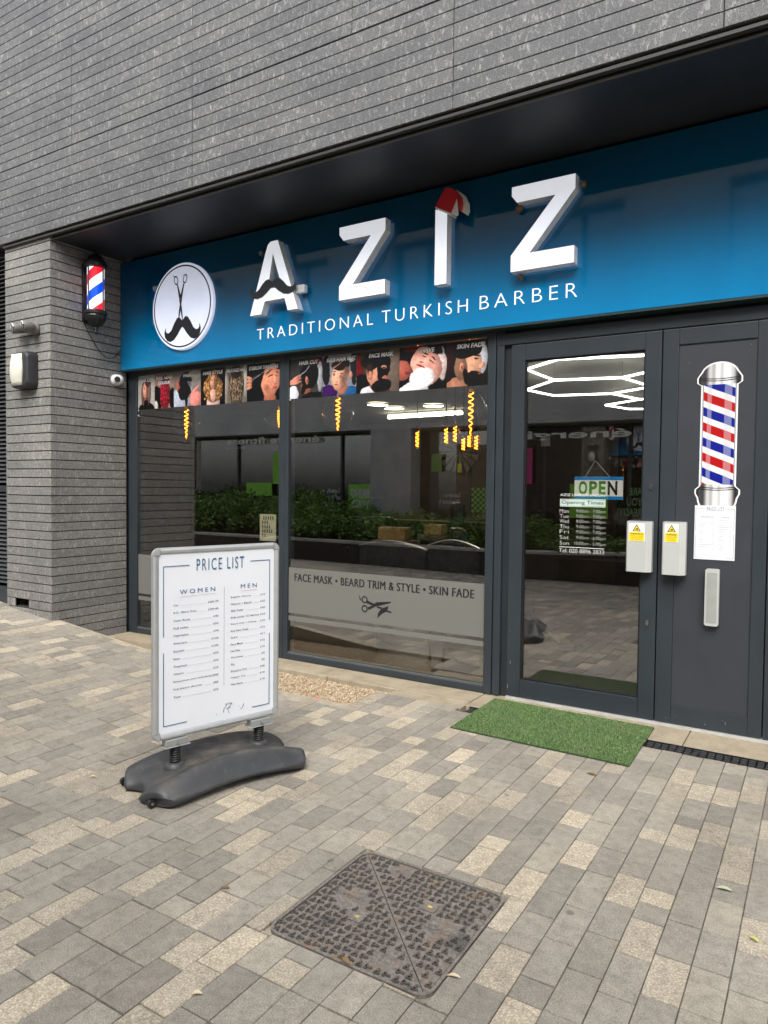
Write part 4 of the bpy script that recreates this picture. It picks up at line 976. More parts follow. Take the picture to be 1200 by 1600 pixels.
# roundel
rc = ((-5.000-4.282)/2, 2.868); rr = .362
bm = B()
lathe(bm, (rc[0], FY, rc[1]), [(rr*.02, -.0301), (rr-.006, -.030), (rr, -.024), (rr, 0.002), (.01, .002)], 72, 'y')
rd = obj('roundel', bm, ROUNDW, fs_)
bm = B(); n_ = 72; v = []
for k in range(n_):
    a_ = 2*PI*k/n_
    for q in (rr*.945, rr*.91): v.append(bm.verts.new((rc[0]+q*math.cos(a_), FY-.0312, rc[1]+q*math.sin(a_))))
for k in range(n_): bm.faces.new((v[2*k], v[2*k+1], v[(2*k+3) % (2*n_)], v[(2*k+2) % (2*n_)]))
obj('black_ring', bm, BVINYL, rd)
bm = B(); prism(bm, seg_must(rc[0]+.008, 2.678, .435, .20), FY-.0318, FY-.0306); obj('moustache', bm, BVINYL, rd)
RX = rc[0]
def sciss(bm, cx, cz, s, y, flip):
    f = -1 if flip else 1
    def T(x, z_): return (cx+x*f*s, cz+z_*s)
    # blade + shank (upper handle end at +, lower tip at -)
    prism(bm, [T(-.0,-.0), T(.12,-.55), T(.15,-.95), T(.115,-.95), T(.01,-.5), T(-.085,.02), T(-.17,.42), T(-.22,.62), T(-.145,.60), T(-.085,.42), T(.05,.05)], y, y+.0008)
    c = T(-.265, .80); n2 = 20; v = []
    for k in range(n2):
        a_ = 2*PI*k/n2
        for q in (.165, .115):
            px, pz = q*.78*math.cos(a_), q*1.25*math.sin(a_); ro = .25*f; v.append(bm.verts.new((c[0]+(px*math.cos(ro)-pz*math.sin(ro))*s, y, c[1]+(px*math.sin(ro)+pz*math.cos(ro))*s)))
    for k in range(n2): bm.faces.new((v[2*k], v[2*k+1], v[(2*k+3) % (2*n2)], v[(2*k+2) % (2*n2)]))
    if not flip: prism(bm, [T(-.36,.94), T(-.47,1.02), T(-.46,1.04), T(-.34,.98)], y, y+.0008)
    else: prism(bm, [T(-.20,.93), T(-.12,1.0), T(-.13,.96)], y, y+.0008)
bm = B(); sciss(bm, RX-.015, 2.935, .195, FY-.0316, False); sciss(bm, RX-.010, 2.935, .195, FY-.0322, True)
bmesh.ops.recalc_face_normals(bm, faces=bm.faces[:]); obj('scissors_symbol', bm, BVINYL, rd)
# channel letters
LY0, LY1 = -.176, -.112
def zpoly(x0, x1, z0, z1, t_):
    W = x1-x0; dx = t_*1.22
    return [(x0, z1), (x1, z1), (x1, z1-t_*.85), (x0+dx, z0+t_), (x1, z0+t_), (x1, z0), (x0, z0), (x0, z0+t_), (x1-dx, z1-t_), (x0+.035, z1-t_), (x0, z1-t_*.55)]
TRIMM = plain('letter_trim_grime', (.16,.14,.11), .7, var=.5, scale=50)
def letter(pts, lab=None, inner=None):
    bm = B(); prism(bm, pts, LY0, LY1, 0)
    if inner:
        bm.free(); bm = B()
        fs = []
        for (P_) in inner: prism(bm, P_, LY0, LY1, 0)
    for f in bm.faces:
        f.normal_update()
        if abs(f.normal.y) < .5: f.material_index = 1
    o = obj('letter', bm, [LETW, WHITESIDE], fs_, label=lab)
    bm = B(); return o
def outline_seam(o, pts):
    bm = B(); n_ = len(pts)
    for i in range(n_):
        a_, b2 = pts[i], pts[(i+1) % n_]; tube(bm, [(a_[0], LY0+.001, a_[1]), (b2[0], LY0+.001, b2[1])], .0019, 4, False)
    obj('edge_seam', bm, TRIMM, o)
    # standoff fixings behind
    bm = B()
    cxs = sorted(p_[0] for p_ in pts); czs = sorted(p_[1] for p_ in pts)
    bx(bm, cxs[0]+.03, cxs[0]+.06, LY1, FY+.001, czs[0]+.03, czs[0]+.06); bx(bm, cxs[0]+.03, cxs[0]+.06, LY1, FY+.001, czs[-1]-.06, czs[-1]-.03)
    obj('standoff', bm, STEEL, o)
LS = 1.005
def sc_(P_): return [(a_*LS, 1.36+(b_-1.36)*LS) for a_, b_ in P_]
Ao = [(-3.803,2.672), (-3.652,3.125), (-3.628,3.185), (-3.600,3.205), (-3.530,3.205), (-3.335,2.672), (-3.432,2.672), (-3.462,2.765), (-3.655,2.765), (-3.690,2.672)]
Ai = [(-3.625,2.855), (-3.490,2.855), (-3.578,3.112)]
left = [(-3.803,2.672), (-3.652,3.125), (-3.628,3.185), (-3.600,3.205), (-3.578,3.205), (-3.578,3.112), (-3.625,2.855), (-3.655,2.765), (-3.690,2.672)]
right = [(-3.578,3.205), (-3.530,3.205), (-3.335,2.672), (-3.432,2.672), (-3.462,2.765), (-3.490,2.855), (-3.578,3.112)]
bar = [(-3.655,2.765), (-3.625,2.855), (-3.490,2.855), (-3.462,2.765)]
Ao, Ai, left, right, bar = sc_(Ao), sc_(Ai), sc_(left), sc_(right), sc_(bar)
bm = B()
def v3(p_, y): return (p_[0], y, p_[1])
for piece in (left, right, bar):
    bm.faces.new([bm.verts.new(v3(p_, LY0)) for p_ in piece]); bm.faces.new([bm.verts.new(v3(p_, LY1)) for p_ in piece[::-1]])
for loop in (Ao, Ai):
    n_ = len(loop)
    for i in range(n_):
        a_, b2 = loop[i], loop[(i+1) % n_]; f = bm.faces.new([bm.verts.new(c) for c in (v3(a_, LY0), v3(b2, LY0), v3(b2, LY1), v3(a_, LY1))]); f.material_index = 1
bmesh.ops.remove_doubles(bm, verts=bm.verts[:], dist=1e-5); bmesh.ops.recalc_face_normals(bm, faces=bm.faces[:])
oA = obj('letter', bm, [LETW, WHITESIDE], fs_, label='white raised letter A with a black moustache across it'); outline_seam(oA, Ao); 
bm = B(); prism(bm, seg_must(-3.592, 2.862, .455, .135, .0), LY0-.008, LY0-.0015); obj('moustache', bm, BVINYL, oA)
bm = B(); bx(bm, -3.42, -3.31, LY0+.02, LY1, 2.80, 2.86); bevel(bm, .012, 2); obj('mounting_bracket', bm, WHITESIDE, oA)
z1p = sc_(zpoly(-2.966, -2.583, 2.683, 3.193, .098)); o = letter(z1p, 'white raised letter Z between the A and the I'); outline_seam(o, z1p)
bm = B()
for (a_, b2) in (((560,445),(577,452)), ((577,452),(588,458)), ((590,441),(593,461)), ((545,450),(560,447))):
    pa, pb = P(*a_, LY0), P(*b2, LY0); tube(bm, [(pa[0], LY0-.0005, pa[1]), (pb[0], LY0-.0005, pb[1])], .0012, 4)
obj('crack', bm, TRIMM, o)
ip = sc_([(-2.204,2.684), (-2.116,2.684), (-2.116,3.140), (-2.204,3.172)]); o = letter(ip, 'white raised letter I wearing a red and white hat'); outline_seam(o, ip)
z2p = sc_(zpoly(-1.678, -1.284, 2.690, 3.203, .100)); o = letter(z2p, 'white raised letter Z at the right end of the name'); outline_seam(o, z2p)
RUST = plain('rust_stain', (.16,.10,.05), .9, var=.5, scale=60, bmp=.4)
for (cx_, cz_, s_) in ((-1.66, 3.10, .022), (-1.262, 3.165, .016), (-1.64, 2.675, .014)):
    bm = B(); bmesh.ops.create_icosphere(bm, subdivisions=2, radius=1)
    for v in bm.verts: v.co = Vector((cx_+v.co.x*s_*(1+.3*random.random()), FY-.03+v.co.y*.03, cz_+v.co.z*s_*(1+.4*random.random())))
    obj('rusty_fixing', bm, RUST, o)
# hat on the I
RED = plain('hat_red', (.52,.012,.018), .5, var=.1); HW = plain('hat_white', (.72,.72,.70), .6, var=.1)
ht = thing('santa_hat', 'red and white bent metal hat cutout perched on the letter I', 'hat ornament', (-2.15, -.2, 3.15))
def HP(pts, y): return [P(660+a_/4.444, 270+b2/4.444, y) for a_, b2 in pts]
bm = B(); prism(bm, HP([(92,238),(120,180),(155,112),(182,102),(232,122),(246,150),(240,180),(198,281)], -.21), -.214, -.206); obj('hat_front', bm, RED, ht)
bm = B(); prism(bm, HP([(240,165),(250,292),(236,302),(198,283)], -.205), -.2085, -.202); obj('hat_trim', bm, HW, ht)
bm = B(); prism(bm, HP([(88,236),(198,281),(196,290),(92,247)], -.212), -.216, -.13); obj('hat_brim', bm, HW, ht)
bm = B(); prism(bm, HP([(234,124),(262,160),(268,195),(264,245),(252,258),(246,165)], -.20), -.20, -.135); obj('hat_fold', bm, RED, ht)
bm = B(); prism(bm, HP([(236,118),(285,150),(311,205),(312,258),(300,286),(254,254),(268,195),(262,160)], -.16), -.165, -.12); obj('hat_back', bm, HW, ht)
# strapline
text('strapline', 'TRADITIONAL', P(402,520,FY)[0], P(583,500,FY)[0], 2.512, 2.594, FY-.004, LETW, fs_, ex=.0035, bold=-.018, space=1.4, res=4)
text('strapline', 'TURKISH', P(597,495,FY)[0], P(731,480,FY)[0], 2.514, 2.598, FY-.004, LETW, fs_, ex=.0035, bold=-.018, space=1.4, res=4)
text('strapline', 'BARBER', P(750,470,FY)[0], P(902,455,FY)[0], 2.518, 2.602, FY-.004, LETW, fs_, ex=.0035, bold=-.018, space=1.4, res=4)

def split_islands(o, name):
    bm = B(); bm.from_mesh(o.data); bm.verts.ensure_lookup_table(); left = set(bm.verts); isl = []
    while left:
        st = [left.pop()]; g = set(st)
        while st:
            v = st.pop()
            for e in v.link_edges:
                w_ = e.other_vert(v)
                if w_ in left: left.discard(w_); g.add(w_); st.append(w_)
        isl.append(g)
    for g in isl:
        b2_ = B(); mp = {v: b2_.verts.new(v.co) for v in g}
        for f in bm.faces:
            if f.verts[0] in g: b2_.faces.new([mp[v] for v in f.verts])
        me = bpy.data.meshes.new(name); b2_.to_mesh(me); b2_.free(); me.materials.append(o.data.materials[0])
        q = bpy.data.objects.new(name, me); COL.objects.link(q); q.parent = o.parent
    bm.free(); bpy.data.objects.remove(o)
for o in [c for c in fs_.children if c.name.startswith('strapline')]: split_islands(o, 'strapline_letter')

# ================================================================== PILLAR FIXTURES
# barber pole light on the side of the pillar
LX, LYc = -5.345, -.432
bl = thing('barber_pole_light', 'lit red white and blue barber pole lamp in a black lantern on the pillar side', 'barber pole', (LX, LYc, 2.70))
box('back_plate', XR+.001, XR+.022, -.475, -.395, 2.765, 3.255, BLKPL, bl, bev=.006)
def pole_mat():
    m, t, b = M0('lit_barber_stripes'); tc = nd(t, 'ShaderNodeNewGeometry').outputs['Position']
    s = nd(t, 'ShaderNodeSeparateXYZ'); t.links.new(tc, s.inputs[0])
    ang_ = math_(t, 'ARCTAN2', math_(t, 'SUBTRACT', s.outputs[1], LYc), math_(t, 'SUBTRACT', s.outputs[0], LX))
    ph = math_(t, 'FRACT', math_(t, 'ADD', math_(t, 'ADD', math_(t, 'MULTIPLY', s.outputs[2], -1/.345), math_(t, 'MULTIPLY', ang_, 1/(2*PI)*1.0)), 20.42))
    r_ = nd(t, 'ShaderNodeValToRGB'); r_.color_ramp.interpolation = 'CONSTANT'; e = r_.color_ramp.elements
    e[0].position = 0; e[0].color = (.75,.012,.03,1); e[1].position = .25; e[1].color = (.92,.92,.95,1)
    q = e.new(.5); q.color = (.0,.06,.75,1); q = e.new(.75); q.color = (.92,.92,.95,1)
    t.links.new(ph, r_.inputs[0]); t.links.new(r_.outputs[0], b.inputs['Base Color']); t.links.new(r_.outputs[0], b.inputs['Emission Color'])
    b.inputs['Emission Strength'].default_value = .42; b.inputs['Roughness'].default_value = .3; return m
bm = B(); lathe(bm, (LX, LYc, 0), [(.069, 2.842), (.069, 3.212)], 40); obj('striped_cylinder', bm, pole_mat(), bl, smooth=False)
bm = B()
for k in range(4):
    a_ = R(9)+PI/2*k; tube(bm, [(LX+.082*math.cos(a_), LYc+.082*math.sin(a_), 2.84), (LX+.082*math.cos(a_), LYc+.082*math.sin(a_), 3.215)], .006, 8)
obj('cage_bar', bm, plain('cage_grey', (.09,.09,.09), .35), bl)
bm = B(); lathe(bm, (LX, LYc, 0), [(.072,3.205),(.094,3.212),(.096,3.236),(.086,3.242),(.082,3.262),(.070,3.272),(.058,3.300),(.040,3.318),(.018,3.326),(.016,3.336),(.004,3.340)], 28); obj('lantern_cap', bm, BLKPL, bl, smooth=False)
bm = B(); lathe(bm, (LX, LYc, 0), [(.070,2.850),(.086,2.846),(.094,2.832),(.094,2.818),(.084,2.806),(.088,2.796),(.080,2.770),(.055,2.738),(.030,2.718),(.014,2.708),(.016,2.694),(.010,2.684),(.012,2.668),(.003,2.640)], 28); obj('lantern_base', bm, BLKPL, bl)
bm = B()
for k in range(14):
    a_ = 2*PI*k/14; c, s = math.cos(a_), math.sin(a_)
    tube(bm, [(LX+.088*c, LYc+.088*s, 2.80), (LX+.080*c, LYc+.080*s, 2.768), (LX+.055*c, LYc+.055*s, 2.737), (LX+.028*c, LYc+.028*s, 2.716)], .0045, 5)
obj('base_ribs', bm, BLKPL, bl)
bm = B(); tube(bm, [(XR+.02, LYc-.01, 2.80), (LX-.06, LYc, 2.815)], .012, 8); tube(bm, [(XR+.02, LYc, 3.225), (LX-.07, LYc, 3.225)], .012, 8); obj('arm', bm, BLKPL, bl)
bm = B(); cp = []
for k in range(22):
    t_ = k/21; yv = -.47+.40*t_; zv = 2.77-.62*math.sin(PI*t_*.5)*.42*(1)-.10*math.sin(PI*t_)+.10*t_**3
    cp.append((XR+.006+.02*math.sin(PI*t_), yv, zv))
tube(bm, cp, .0035, 6); tag(obj('lamp_cable', bm, BLKPL), 'thin black cable looping from the barber pole lamp to the shop sign', 'cable')
# square bulkhead wall light
wl = thing('wall_light', 'square bulkhead wall light with cream diffuser on the pillar front', 'wall light', (-5.76, YF, 2.17))
a_, b2 = -5.905, -5.645; z0_, z1_ = 2.165, 2.47
bm = B()
prof = rrect(a_, b2, z0_, z1_, .045, 5)
rings = []
for (sc_, yy) in ((1, YF), (1, YF-.05), (.96, YF-.085), (.86, YF-.098)):
    c_ = ((a_+b2)/2, (z0_+z1_)/2); rings.append([bm.verts.new((c_[0]+(x_-c_[0])*sc_, yy, c_[1]+(zz_-c_[1])*sc_)) for x_, zz_ in prof])
for k in range(3):
    for i in range(len(prof)): bm.faces.new((rings[k][i], rings[k][(i+1) % len(prof)], rings[k+1][(i+1) % len(prof)], rings[k+1][i]))
bm.faces.new(rings[-1]); bm.faces.new(rings[0][::-1]); bmesh.ops.recalc_face_normals(bm, faces=bm.faces[:])
obj('housing', bm, plain('housing_black', (.022,.022,.026), .5), wl, smooth=False)
bm = B(); dr_ = []; cc = (a_+.105, (z0_+z1_)/2)
for j in range(9):
    t_ = j/8; zz_ = z0_+.022+(z1_-z0_-.044)*t_; wx = .105+.012*math.cos((t_-.5)*PI*2)
    dr_.append([bm.verts.new((a_+.010, YF-.080-.020*math.sin(PI*t_), zz_)), bm.verts.new((a_+.06, YF-.112-.018*math.sin(PI*t_), zz_)), bm.verts.new((a_+.11+wx*.8, YF-.105-.012*math.sin(PI*t_), zz_))])
for j in range(8):
    for k in range(2): bm.faces.new((dr_[j][k], dr_[j][k+1], dr_[j+1][k+1], dr_[j+1][k]))
r_ = bmesh.ops.extrude_face_region(bm, geom=bm.faces[:]); bmesh.ops.translate(bm, vec=(0, .02, 0), verts=[g for g in r_['geom'] if isinstance(g, bmesh.types.BMVert)])
bmesh.ops.recalc_face_normals(bm, faces=bm.faces[:]); obj('diffuser', bm, plain('cream_diffuser', (.66,.66,.56), .4, var=.04), wl, smooth=True)
for q in ((b2-.02, z1_-.03), (b2-.06, z0_+.03)):
    bm = B(); lathe(bm, (q[0], YF-.094, q[1]), [(.001,0), (.006,0), (.006,.01), (.001,.01)], 10, 'y'); obj('screw', bm, STEEL, wl)
# twin camera / floodlight above it
tl = thing('twin_spotlight', 'small grey twin headed spotlight on the pillar above the wall light', 'spotlight', (-5.72, YF, 2.64))
GYM_ = plain('spot_grey', (.14,.13,.125), .45)
bm = B(); lathe(bm, (-5.665, YF, 2.655), [(.001,.002),(.052,.001),(.055,-.02),(.050,-.045),(.030,-.055),(.001,-.056)], 20, 'y'); obj('mount', bm, GYM_, tl, smooth=True)
for hu, hv in ((37, 509), (22, 513)):
    px_, pz_ = P(hu, hv, YF-.13); p1 = Vector((px_, YF-.13, pz_)); d_ = Vector((-.30, -.94, -.06)).normalized(); p0 = p1-d_*.07
    bm = B(); tube(bm, [p0-d_*.02, p0, p0+d_*.03, p1, p1+d_*.008], [.015,.032,.040,.044,.040], 18); hd = obj('lamp_head', bm, GYM_, tl, smooth=True)
    bm = B(); tube(bm, [p1+d_*.004, p1+d_*.014], [.038,.032], 18); obj('lens', bm, plain('lens_dark', (.05,.05,.05), .1), hd)
    bm = B(); up_ = Vector((0,0,1)); sd2 = d_.cross(up_).normalized(); u2 = sd2.cross(d_)
    arc = [p1+d_*.014+(sd2*math.cos(t_)+u2*math.sin(t_))*.036 for t_ in np.linspace(.2, 2.9, 10)]; tube(bm, arc, .005, 6); obj('bright_rim', bm, WHITE, hd)
bm = B(); tube(bm, [(-5.90, YF-.06, 2.66), (-5.80, YF-.05, 2.655), (-5.655, YF-.02, 2.655)], .026, 12); obj('joint_arm', bm, GYM_, tl, smooth=True)
# dome camera
dc = thing('security_camera', 'small white dome security camera under the left end of the sign', 'camera', (-5.42, -.137, 2.30))
bm = B(); lathe(bm, (XR+.001, -.137, 2.306), [(.001,0),(.052,.0),(.053,.015),(.046,.03),(.001,.032)], 24, 'x'); obj('mount', bm, WHITE, dc, smooth=True)
bm = B(); bmesh.ops.create_uvsphere(bm, u_segments=24, v_segments=14, radius=.046, matrix=Matrix.Translation((XR+.055, -.145, 2.304))); obj('ball', bm, WHITE, dc, smooth=True)
ld = Vector((.62, -.75, -.02)).normalized(); c0 = Vector((XR+.055, -.145, 2.304))
bm = B(); tube(bm, [c0+ld*.036, c0+ld*.049], [.027,.024], 20); obj('lens', bm, BLKPL, dc)

# ================================================================== PAVEMENT BOARD
BA = R(73)
bd = thing('price_board', 'silver framed price list pavement board on a black weighted base', 'pavement sign', (-2.41, -1.922, 0), 0)
# local frame: X along board, Y to its back, Z up ; front faces -Y local
ML = Matrix.Rotation(BA, 4, 'Z')
def lobj(name, bm, m, parent=bd, smooth=False, kind=None, label=None):
    if isinstance(bm, bmesh.types.BMesh): me = bpy.data.meshes.new(name); bm.to_mesh(me); bm.free()
    else: me = bm
    me.transform(ML); return obj(name, me, m, parent, local=True, smooth=smooth, kind=kind, label=label)
Wb, Hb, zb0 = .655, .862, .222; e_ = .030
# frame with rounded corners
def frame_part(bm, x0, x1, z0, z1, th=.022): bx(bm, x0, x1, -th/2, th/2, z0, z1)
z1b = zb0+Hb
def profile_bar(bm, p0, p1, inward):
    """snap-frame extrusion between two corners: convex face front and back"""
    p0, p1, n_ = Vector(p0), Vector(p1), Vector(inward); t_ = (p1-p0).normalized()
    prof = [(0,-.006),(.003,-.010),(.012,-.0125),(.023,-.0105),(e_,-.006),(e_,.006),(.023,.0105),(.012,.0125),(.003,.010),(0,.006)]
    v = [[bm.verts.new(Vector((p.x, d2, p.z))+Vector((n_.x*d1, 0, n_.z*d1))) for d1, d2 in prof] for p in (p0, p1)]
    n2 = len(prof)
    for i in range(n2): bm.faces.new((v[0][i], v[0][(i+1)%n2], v[1][(i+1)%n2], v[1][i]))
    bm.faces.new(v[0]); bm.faces.new(v[1][::-1]); bmesh.ops.recalc_face_normals(bm, faces=bm.faces[:])
hb = Wb/2; c_ = .036
for p0, p1, n_ in (((-hb, 0, zb0+c_), (-hb, 0, z1b-c_), (1,0,0)), ((hb, 0, zb0+c_), (hb, 0, z1b-c_), (-1,0,0)), ((-hb+c_, 0, z1b), (hb-c_, 0, z1b), (0,0,-1)), ((-hb+c_, 0, zb0), (hb-c_, 0, zb0), (0,0,1))):
    bm = B(); profile_bar(bm, p0, p1, n_); lobj('frame_rail', bm, ALU)
CRN = plain('corner_plastic', (.33,.34,.34), .35)
for sx, cz_, a0 in ((-1, z1b, 90), (1, z1b, 0), (-1, zb0, 180), (1, zb0, 270)):
    cx_ = sx*(hb-c_); czz = cz_-c_ if cz_ > .5 else cz_+c_
    pts = [(cx_, czz)]+[(cx_+c_*1.01*math.cos(R(a0+90*k/6)), czz+c_*1.01*math.sin(R(a0+90*k/6))) for k in range(7)]
    bm = B(); prism(bm, pts, -.0128, .0128); bmesh.ops.bevel(bm, geom=[e for e in bm.edges if abs(abs(e.verts[0].co.y)-.0128) < 1e-4 and abs(e.verts[0].co.y-e.verts[1].co.y) < 1e-5], offset=.004, segments=2, affect='EDGES')
    lobj('corner_cap', bm, CRN)
bm = B(); bx(bm, -hb+e_-.004, hb-e_+.004, -.004, .004, zb0+e_-.004, z1b-e_+.004); lobj('back_board', bm, WVINYL)
# poster with gentle waviness, behind a clear cover
nx, nz = 26, 34; V = []; xs_ = np.linspace(-hb+e_, hb-e_, nx); zs_ = np.linspace(zb0+e_, z1b-e_, nz)
for j, z_ in enumerate(zs_):
    for i, x_ in enumerate(xs_): V.append((x_, -.0052-.0006*math.sin(x_*21+z_*9)*math.cos(z_*13-x_*5)-.0006*math.exp(-((z_-zb0-.12)/.06)**2)*math.sin(x_*40), z_))
Fq = [(j*nx+i, j*nx+i+1, (j+1)*nx+i+1, (j+1)*nx+i) for j in range(nz-1) for i in range(nx-1)]
me = bpy.data.meshes.new('poster'); me.from_pydata(V, [], Fq)
PAPERG = plain('glossy_paper', (.74,.76,.80), .22, var=.02, scale=5)
po = lobj('poster', me, PAPERG, smooth=True)
price_print(po, -hb+e_+.004, hb-e_-.004, zb0+e_+.004, z1b-e_-.004, -.0068, M=ML, local=True, fine=True)
# wrinkled torn marks near the foot
bm = B(); W0 = -hb+e_; H0 = z1b-e_; Wp = Wb-2*e_; Hp = Hb-2*e_
for pts in ([(.55,.905),(.565,.91),(.54,.935),(.535,.955)], [(.56,.908),(.60,.905),(.615,.915)], [(.61,.905),(.59,.925),(.575,.94),(.585,.965)], [(.565,.935),(.60,.93)], [(.675,.935),(.678,.937)], [(.72,.925),(.705,.95)], [(.69,.95),(.70,.955)], [(.475,.955),(.478,.958)]):
    tube(bm, [(W0+Wp*a_, -.0068, H0-Hp*b2) for a_, b2 in pts], .0012, 4)
lobj('scuff_marks', bm, INKL, po)
# brackets, springs
for sx in (-.218, .218):
    bm = B(); bx(bm, sx-.052, sx+.052, -.024, .024, zb0-.030, zb0-.002); bx(bm, sx-.062, sx+.062, -.034, .034, zb0-.034, zb0-.0302); bevel(bm, .002)
    br = lobj('bracket', bm, plain('bracket_grey', (.26,.27,.26), .4))
    bm = B(); lathe(bm, (sx, -.035, zb0-.018), [(.001,-.003),(.005,-.003),(.005,.004),(.001,.004)], 8, 'y'); lobj('bolt', bm, STEEL, br)
    pts = [(sx+.022*math.cos(t_), .022*math.sin(t_), .112+.080*t_/(2*PI*7.5)) for t_ in np.linspace(0, 2*PI*7.5, 120)]
    bm = B(); tube(bm, pts, .0046, 7); lobj('spring', bm, plain('spring_black', (.02,.02,.02), .35), smooth=True)
    bm = B(); lathe(bm, (sx, 0, 0), [(.013, .10), (.013, zb0-.034)], 12); lobj('spring_core', bm, plain('core_brown', (.03,.022,.018), .7))
# base: moulded arched body, four lobed feet, two long humps with a channel between
def base_mesh():
    nu, nv = 56, 33; bm = B(); top = []; bot = []
    Lh, Wh = .420, .245
    for i in range(nu):
        s = -1+2*i/(nu-1); rt = []; rbm = []
        ends = abs(s)
        for j in range(nv):
            t_ = -1+2*j/(nv-1)
            ext = Lh-.045*(1-min(1, abs(t_)/.5)**2)            # notch at the ends between the lobes
            rnd = 1-.0*ends
            ext *= 1-.10*max(0, abs(t_)-.6)**1.5/.25
            x_ = s*ext
            wloc = Wh*(1-.13*(math.cos(s*PI)*.5+.5))               # waist slightly narrower amid
            wloc *= math.sqrt(max(0, 1-max(0, (ends-.86)/.155)**2)) if ends > .86 else 1
            wloc = max(wloc, .14)
            y_ = t_*wloc
            hc = .056+.078*(1-abs(s)**2.2); at_ = abs(t_)
            k1 = min(1, max(0, (at_-.40)/.18)); k1 = k1*k1*(3-2*k1)
            h_ = hc*(.885+.115*k1)*(1-.80*max(0, (at_-.66)/.34)**1.7)
            for q in (-.51, .51): h_ = max(h_, .050+.048*math.exp(-(((x_-q*.4275)/.052)**2+((y_)/.060)**2)**1.6))
            e2 = max(0, (ends-.88)/.12); h_ *= .45+.55*math.sqrt(max(0, 1-e2**2.2))
            rt.append(bm.verts.new((x_, y_, h_)))
            arch = .006+.026*(1-s*s)*abs(t_)**2
            rbm.append(bm.verts.new((x_*.985, y_*.97, min(arch, h_-.015))))
        top.append(rt); bot.append(rbm)
    for i in range(nu-1):
        for j in range(nv-1):
            bm.faces.new((top[i][j], top[i+1][j], top[i+1][j+1], top[i][j+1])); bm.faces.new((bot[i][j+1], bot[i+1][j+1], bot[i+1][j], bot[i][j]))
        bm.faces.new((bot[i][0], bot[i+1][0], top[i+1][0], top[i][0])); bm.faces.new((top[i][-1], top[i+1][-1], bot[i+1][-1], bot[i][-1]))
    for j in range(nv-1):
        bm.faces.new((top[0][j], top[0][j+1], bot[0][j+1], bot[0][j])); bm.faces.new((bot[-1][j], bot[-1][j+1], top[-1][j+1], top[-1][j]))
    bmesh.ops.recalc_face_normals(bm, faces=bm.faces[:]); return bm
bs = lobj('base', base_mesh(), RUBBER, smooth=True)
md = bs.modifiers.new('s', 'SUBSURF'); md.levels = 1; md.render_levels = 1
for sx in (-.218, .218):
    bm = B(); lathe(bm, (sx, 0, 0), [(.055,.07),(.050,.095),(.042,.106),(.036,.112),(.002,.113)], 24); lobj('spring_cup', bm, RUBBER, bs, smooth=True)
bm = B(); lathe(bm, (.03, 0, 0), [(.030,.060),(.030,.080),(.024,.084),(.022,.078),(.002,.078)], 20); lobj('filler_cap', bm, BLKPL, bs)
for sx, sy in ((-.375, -.15), (-.375, .15)):
    bm = B(); lathe(bm, (sx-.018, sy, .018), [(.004,-.010),(.017,-.010),(.017,.010),(.004,.010)], 18, 'y'); lobj('wheel', bm, BLKPL, bs)
    bm = B(); lathe(bm, (sx-.018, sy-.013, .020), [(.001,0),(.006,0),(.006,.004),(.001,.004)], 8, 'y'); lobj('axle_bolt', bm, STEEL, bs)
for sx, sy in ((.34, -.15), (.34, .15)):
    bm = B(); bx(bm, sx-.03, sx+.03, sy-.025, sy+.025, 0, .02); lobj('foot', bm, BLKPL, bs)

# ================================================================== INTERIOR
rm = thing('shop_interior', 'dim brown barber shop interior seen through the windows', 'room', (-3, 4, 0))
RB = plain('interior_brown', (.10,.072,.052), .8, var=.25, scale=2); RC = plain('interior_ceiling', (.42,.38,.30), .85, var=.1, scale=2)
RF = plain('interior_floor', (.05,.045,.04), .35, var=.2, scale=3)
def wallq(name, a, b_, c, d, m): bm = B(); bx(bm, *a, *b_, *c); return obj(name, bm, m, rm)
wallq('floor', (-10.5, 1.4), (.10, 8.2), (-.06, -.01), None, RF); wallq('ceiling', (-10.5, 1.4), (.14, 8.2), (2.62, 2.68), None, RC)
wallq('back_wall', (-10.5, 1.4), (8.2, 8.3), (-.06, 2.88), None, RB); wallq('side_wall', (-10.6, -10.5), (.1, 8.3), (-.06, 2.88), None, RB); wallq('side_wall', (1.4, 1.5), (.1, 8.3), (-.06, 2.88), None, RB)
wallq('front_return', (-10.5, -5.475), (.10, .14), (-.06, 2.82), None, RB)

TUBE = emissive('tube_light', (1, .96, .80), 9.0); HEX = emissive('hex_led', (.93, 1, .98), 4.0); DL = emissive('downlight_disc', (1, .96, .85), 9.0)
CEIL = 2.60
def CP(u, v, z_): x_, y_ = PZ(u, v, z_); return Vector((x_, y_, z_))
for u, v in ((590, 632), (616, 638), (677, 634)):
    p_ = CP(u, v, CEIL); t = thing('downlight', {590: 'round ceiling downlight nearest the left posters, lit white', 616: 'round ceiling downlight just above the long tube light', 677: 'round ceiling downlight beside the hanging pendants'}[u], 'ceiling light', p_, group='round ceiling downlights')
    bm = B(); lathe(bm, (0,0,0), [(.001,-.004),(.15,-.004),(.15,.0),(.001,.0)], 24); obj('lit_disc', bm, DL, t, local=True)
    bm = B(); lathe(bm, (0,0,0), [(.151,-.008),(.165,-.008),(.168,.015),(.151,.015)], 24, cap=False); obj('rim', bm, WVINYL, t, local=True)
pa, pb = CP(607, 652, 2.555), CP(722, 645, 2.555)
t = thing('tube_light', 'long lit fluorescent tube across the shop ceiling', 'ceiling light', (pa+pb)/2)
bm = B(); tube(bm, [pa, pb], .028, 10); obj('lit_tube', bm, TUBE, t)
bm = B(); tube(bm, [pa+Vector((0,0,.045)), pb+Vector((0,0,.045))], .035, 4); obj('batten', bm, WVINYL, t)
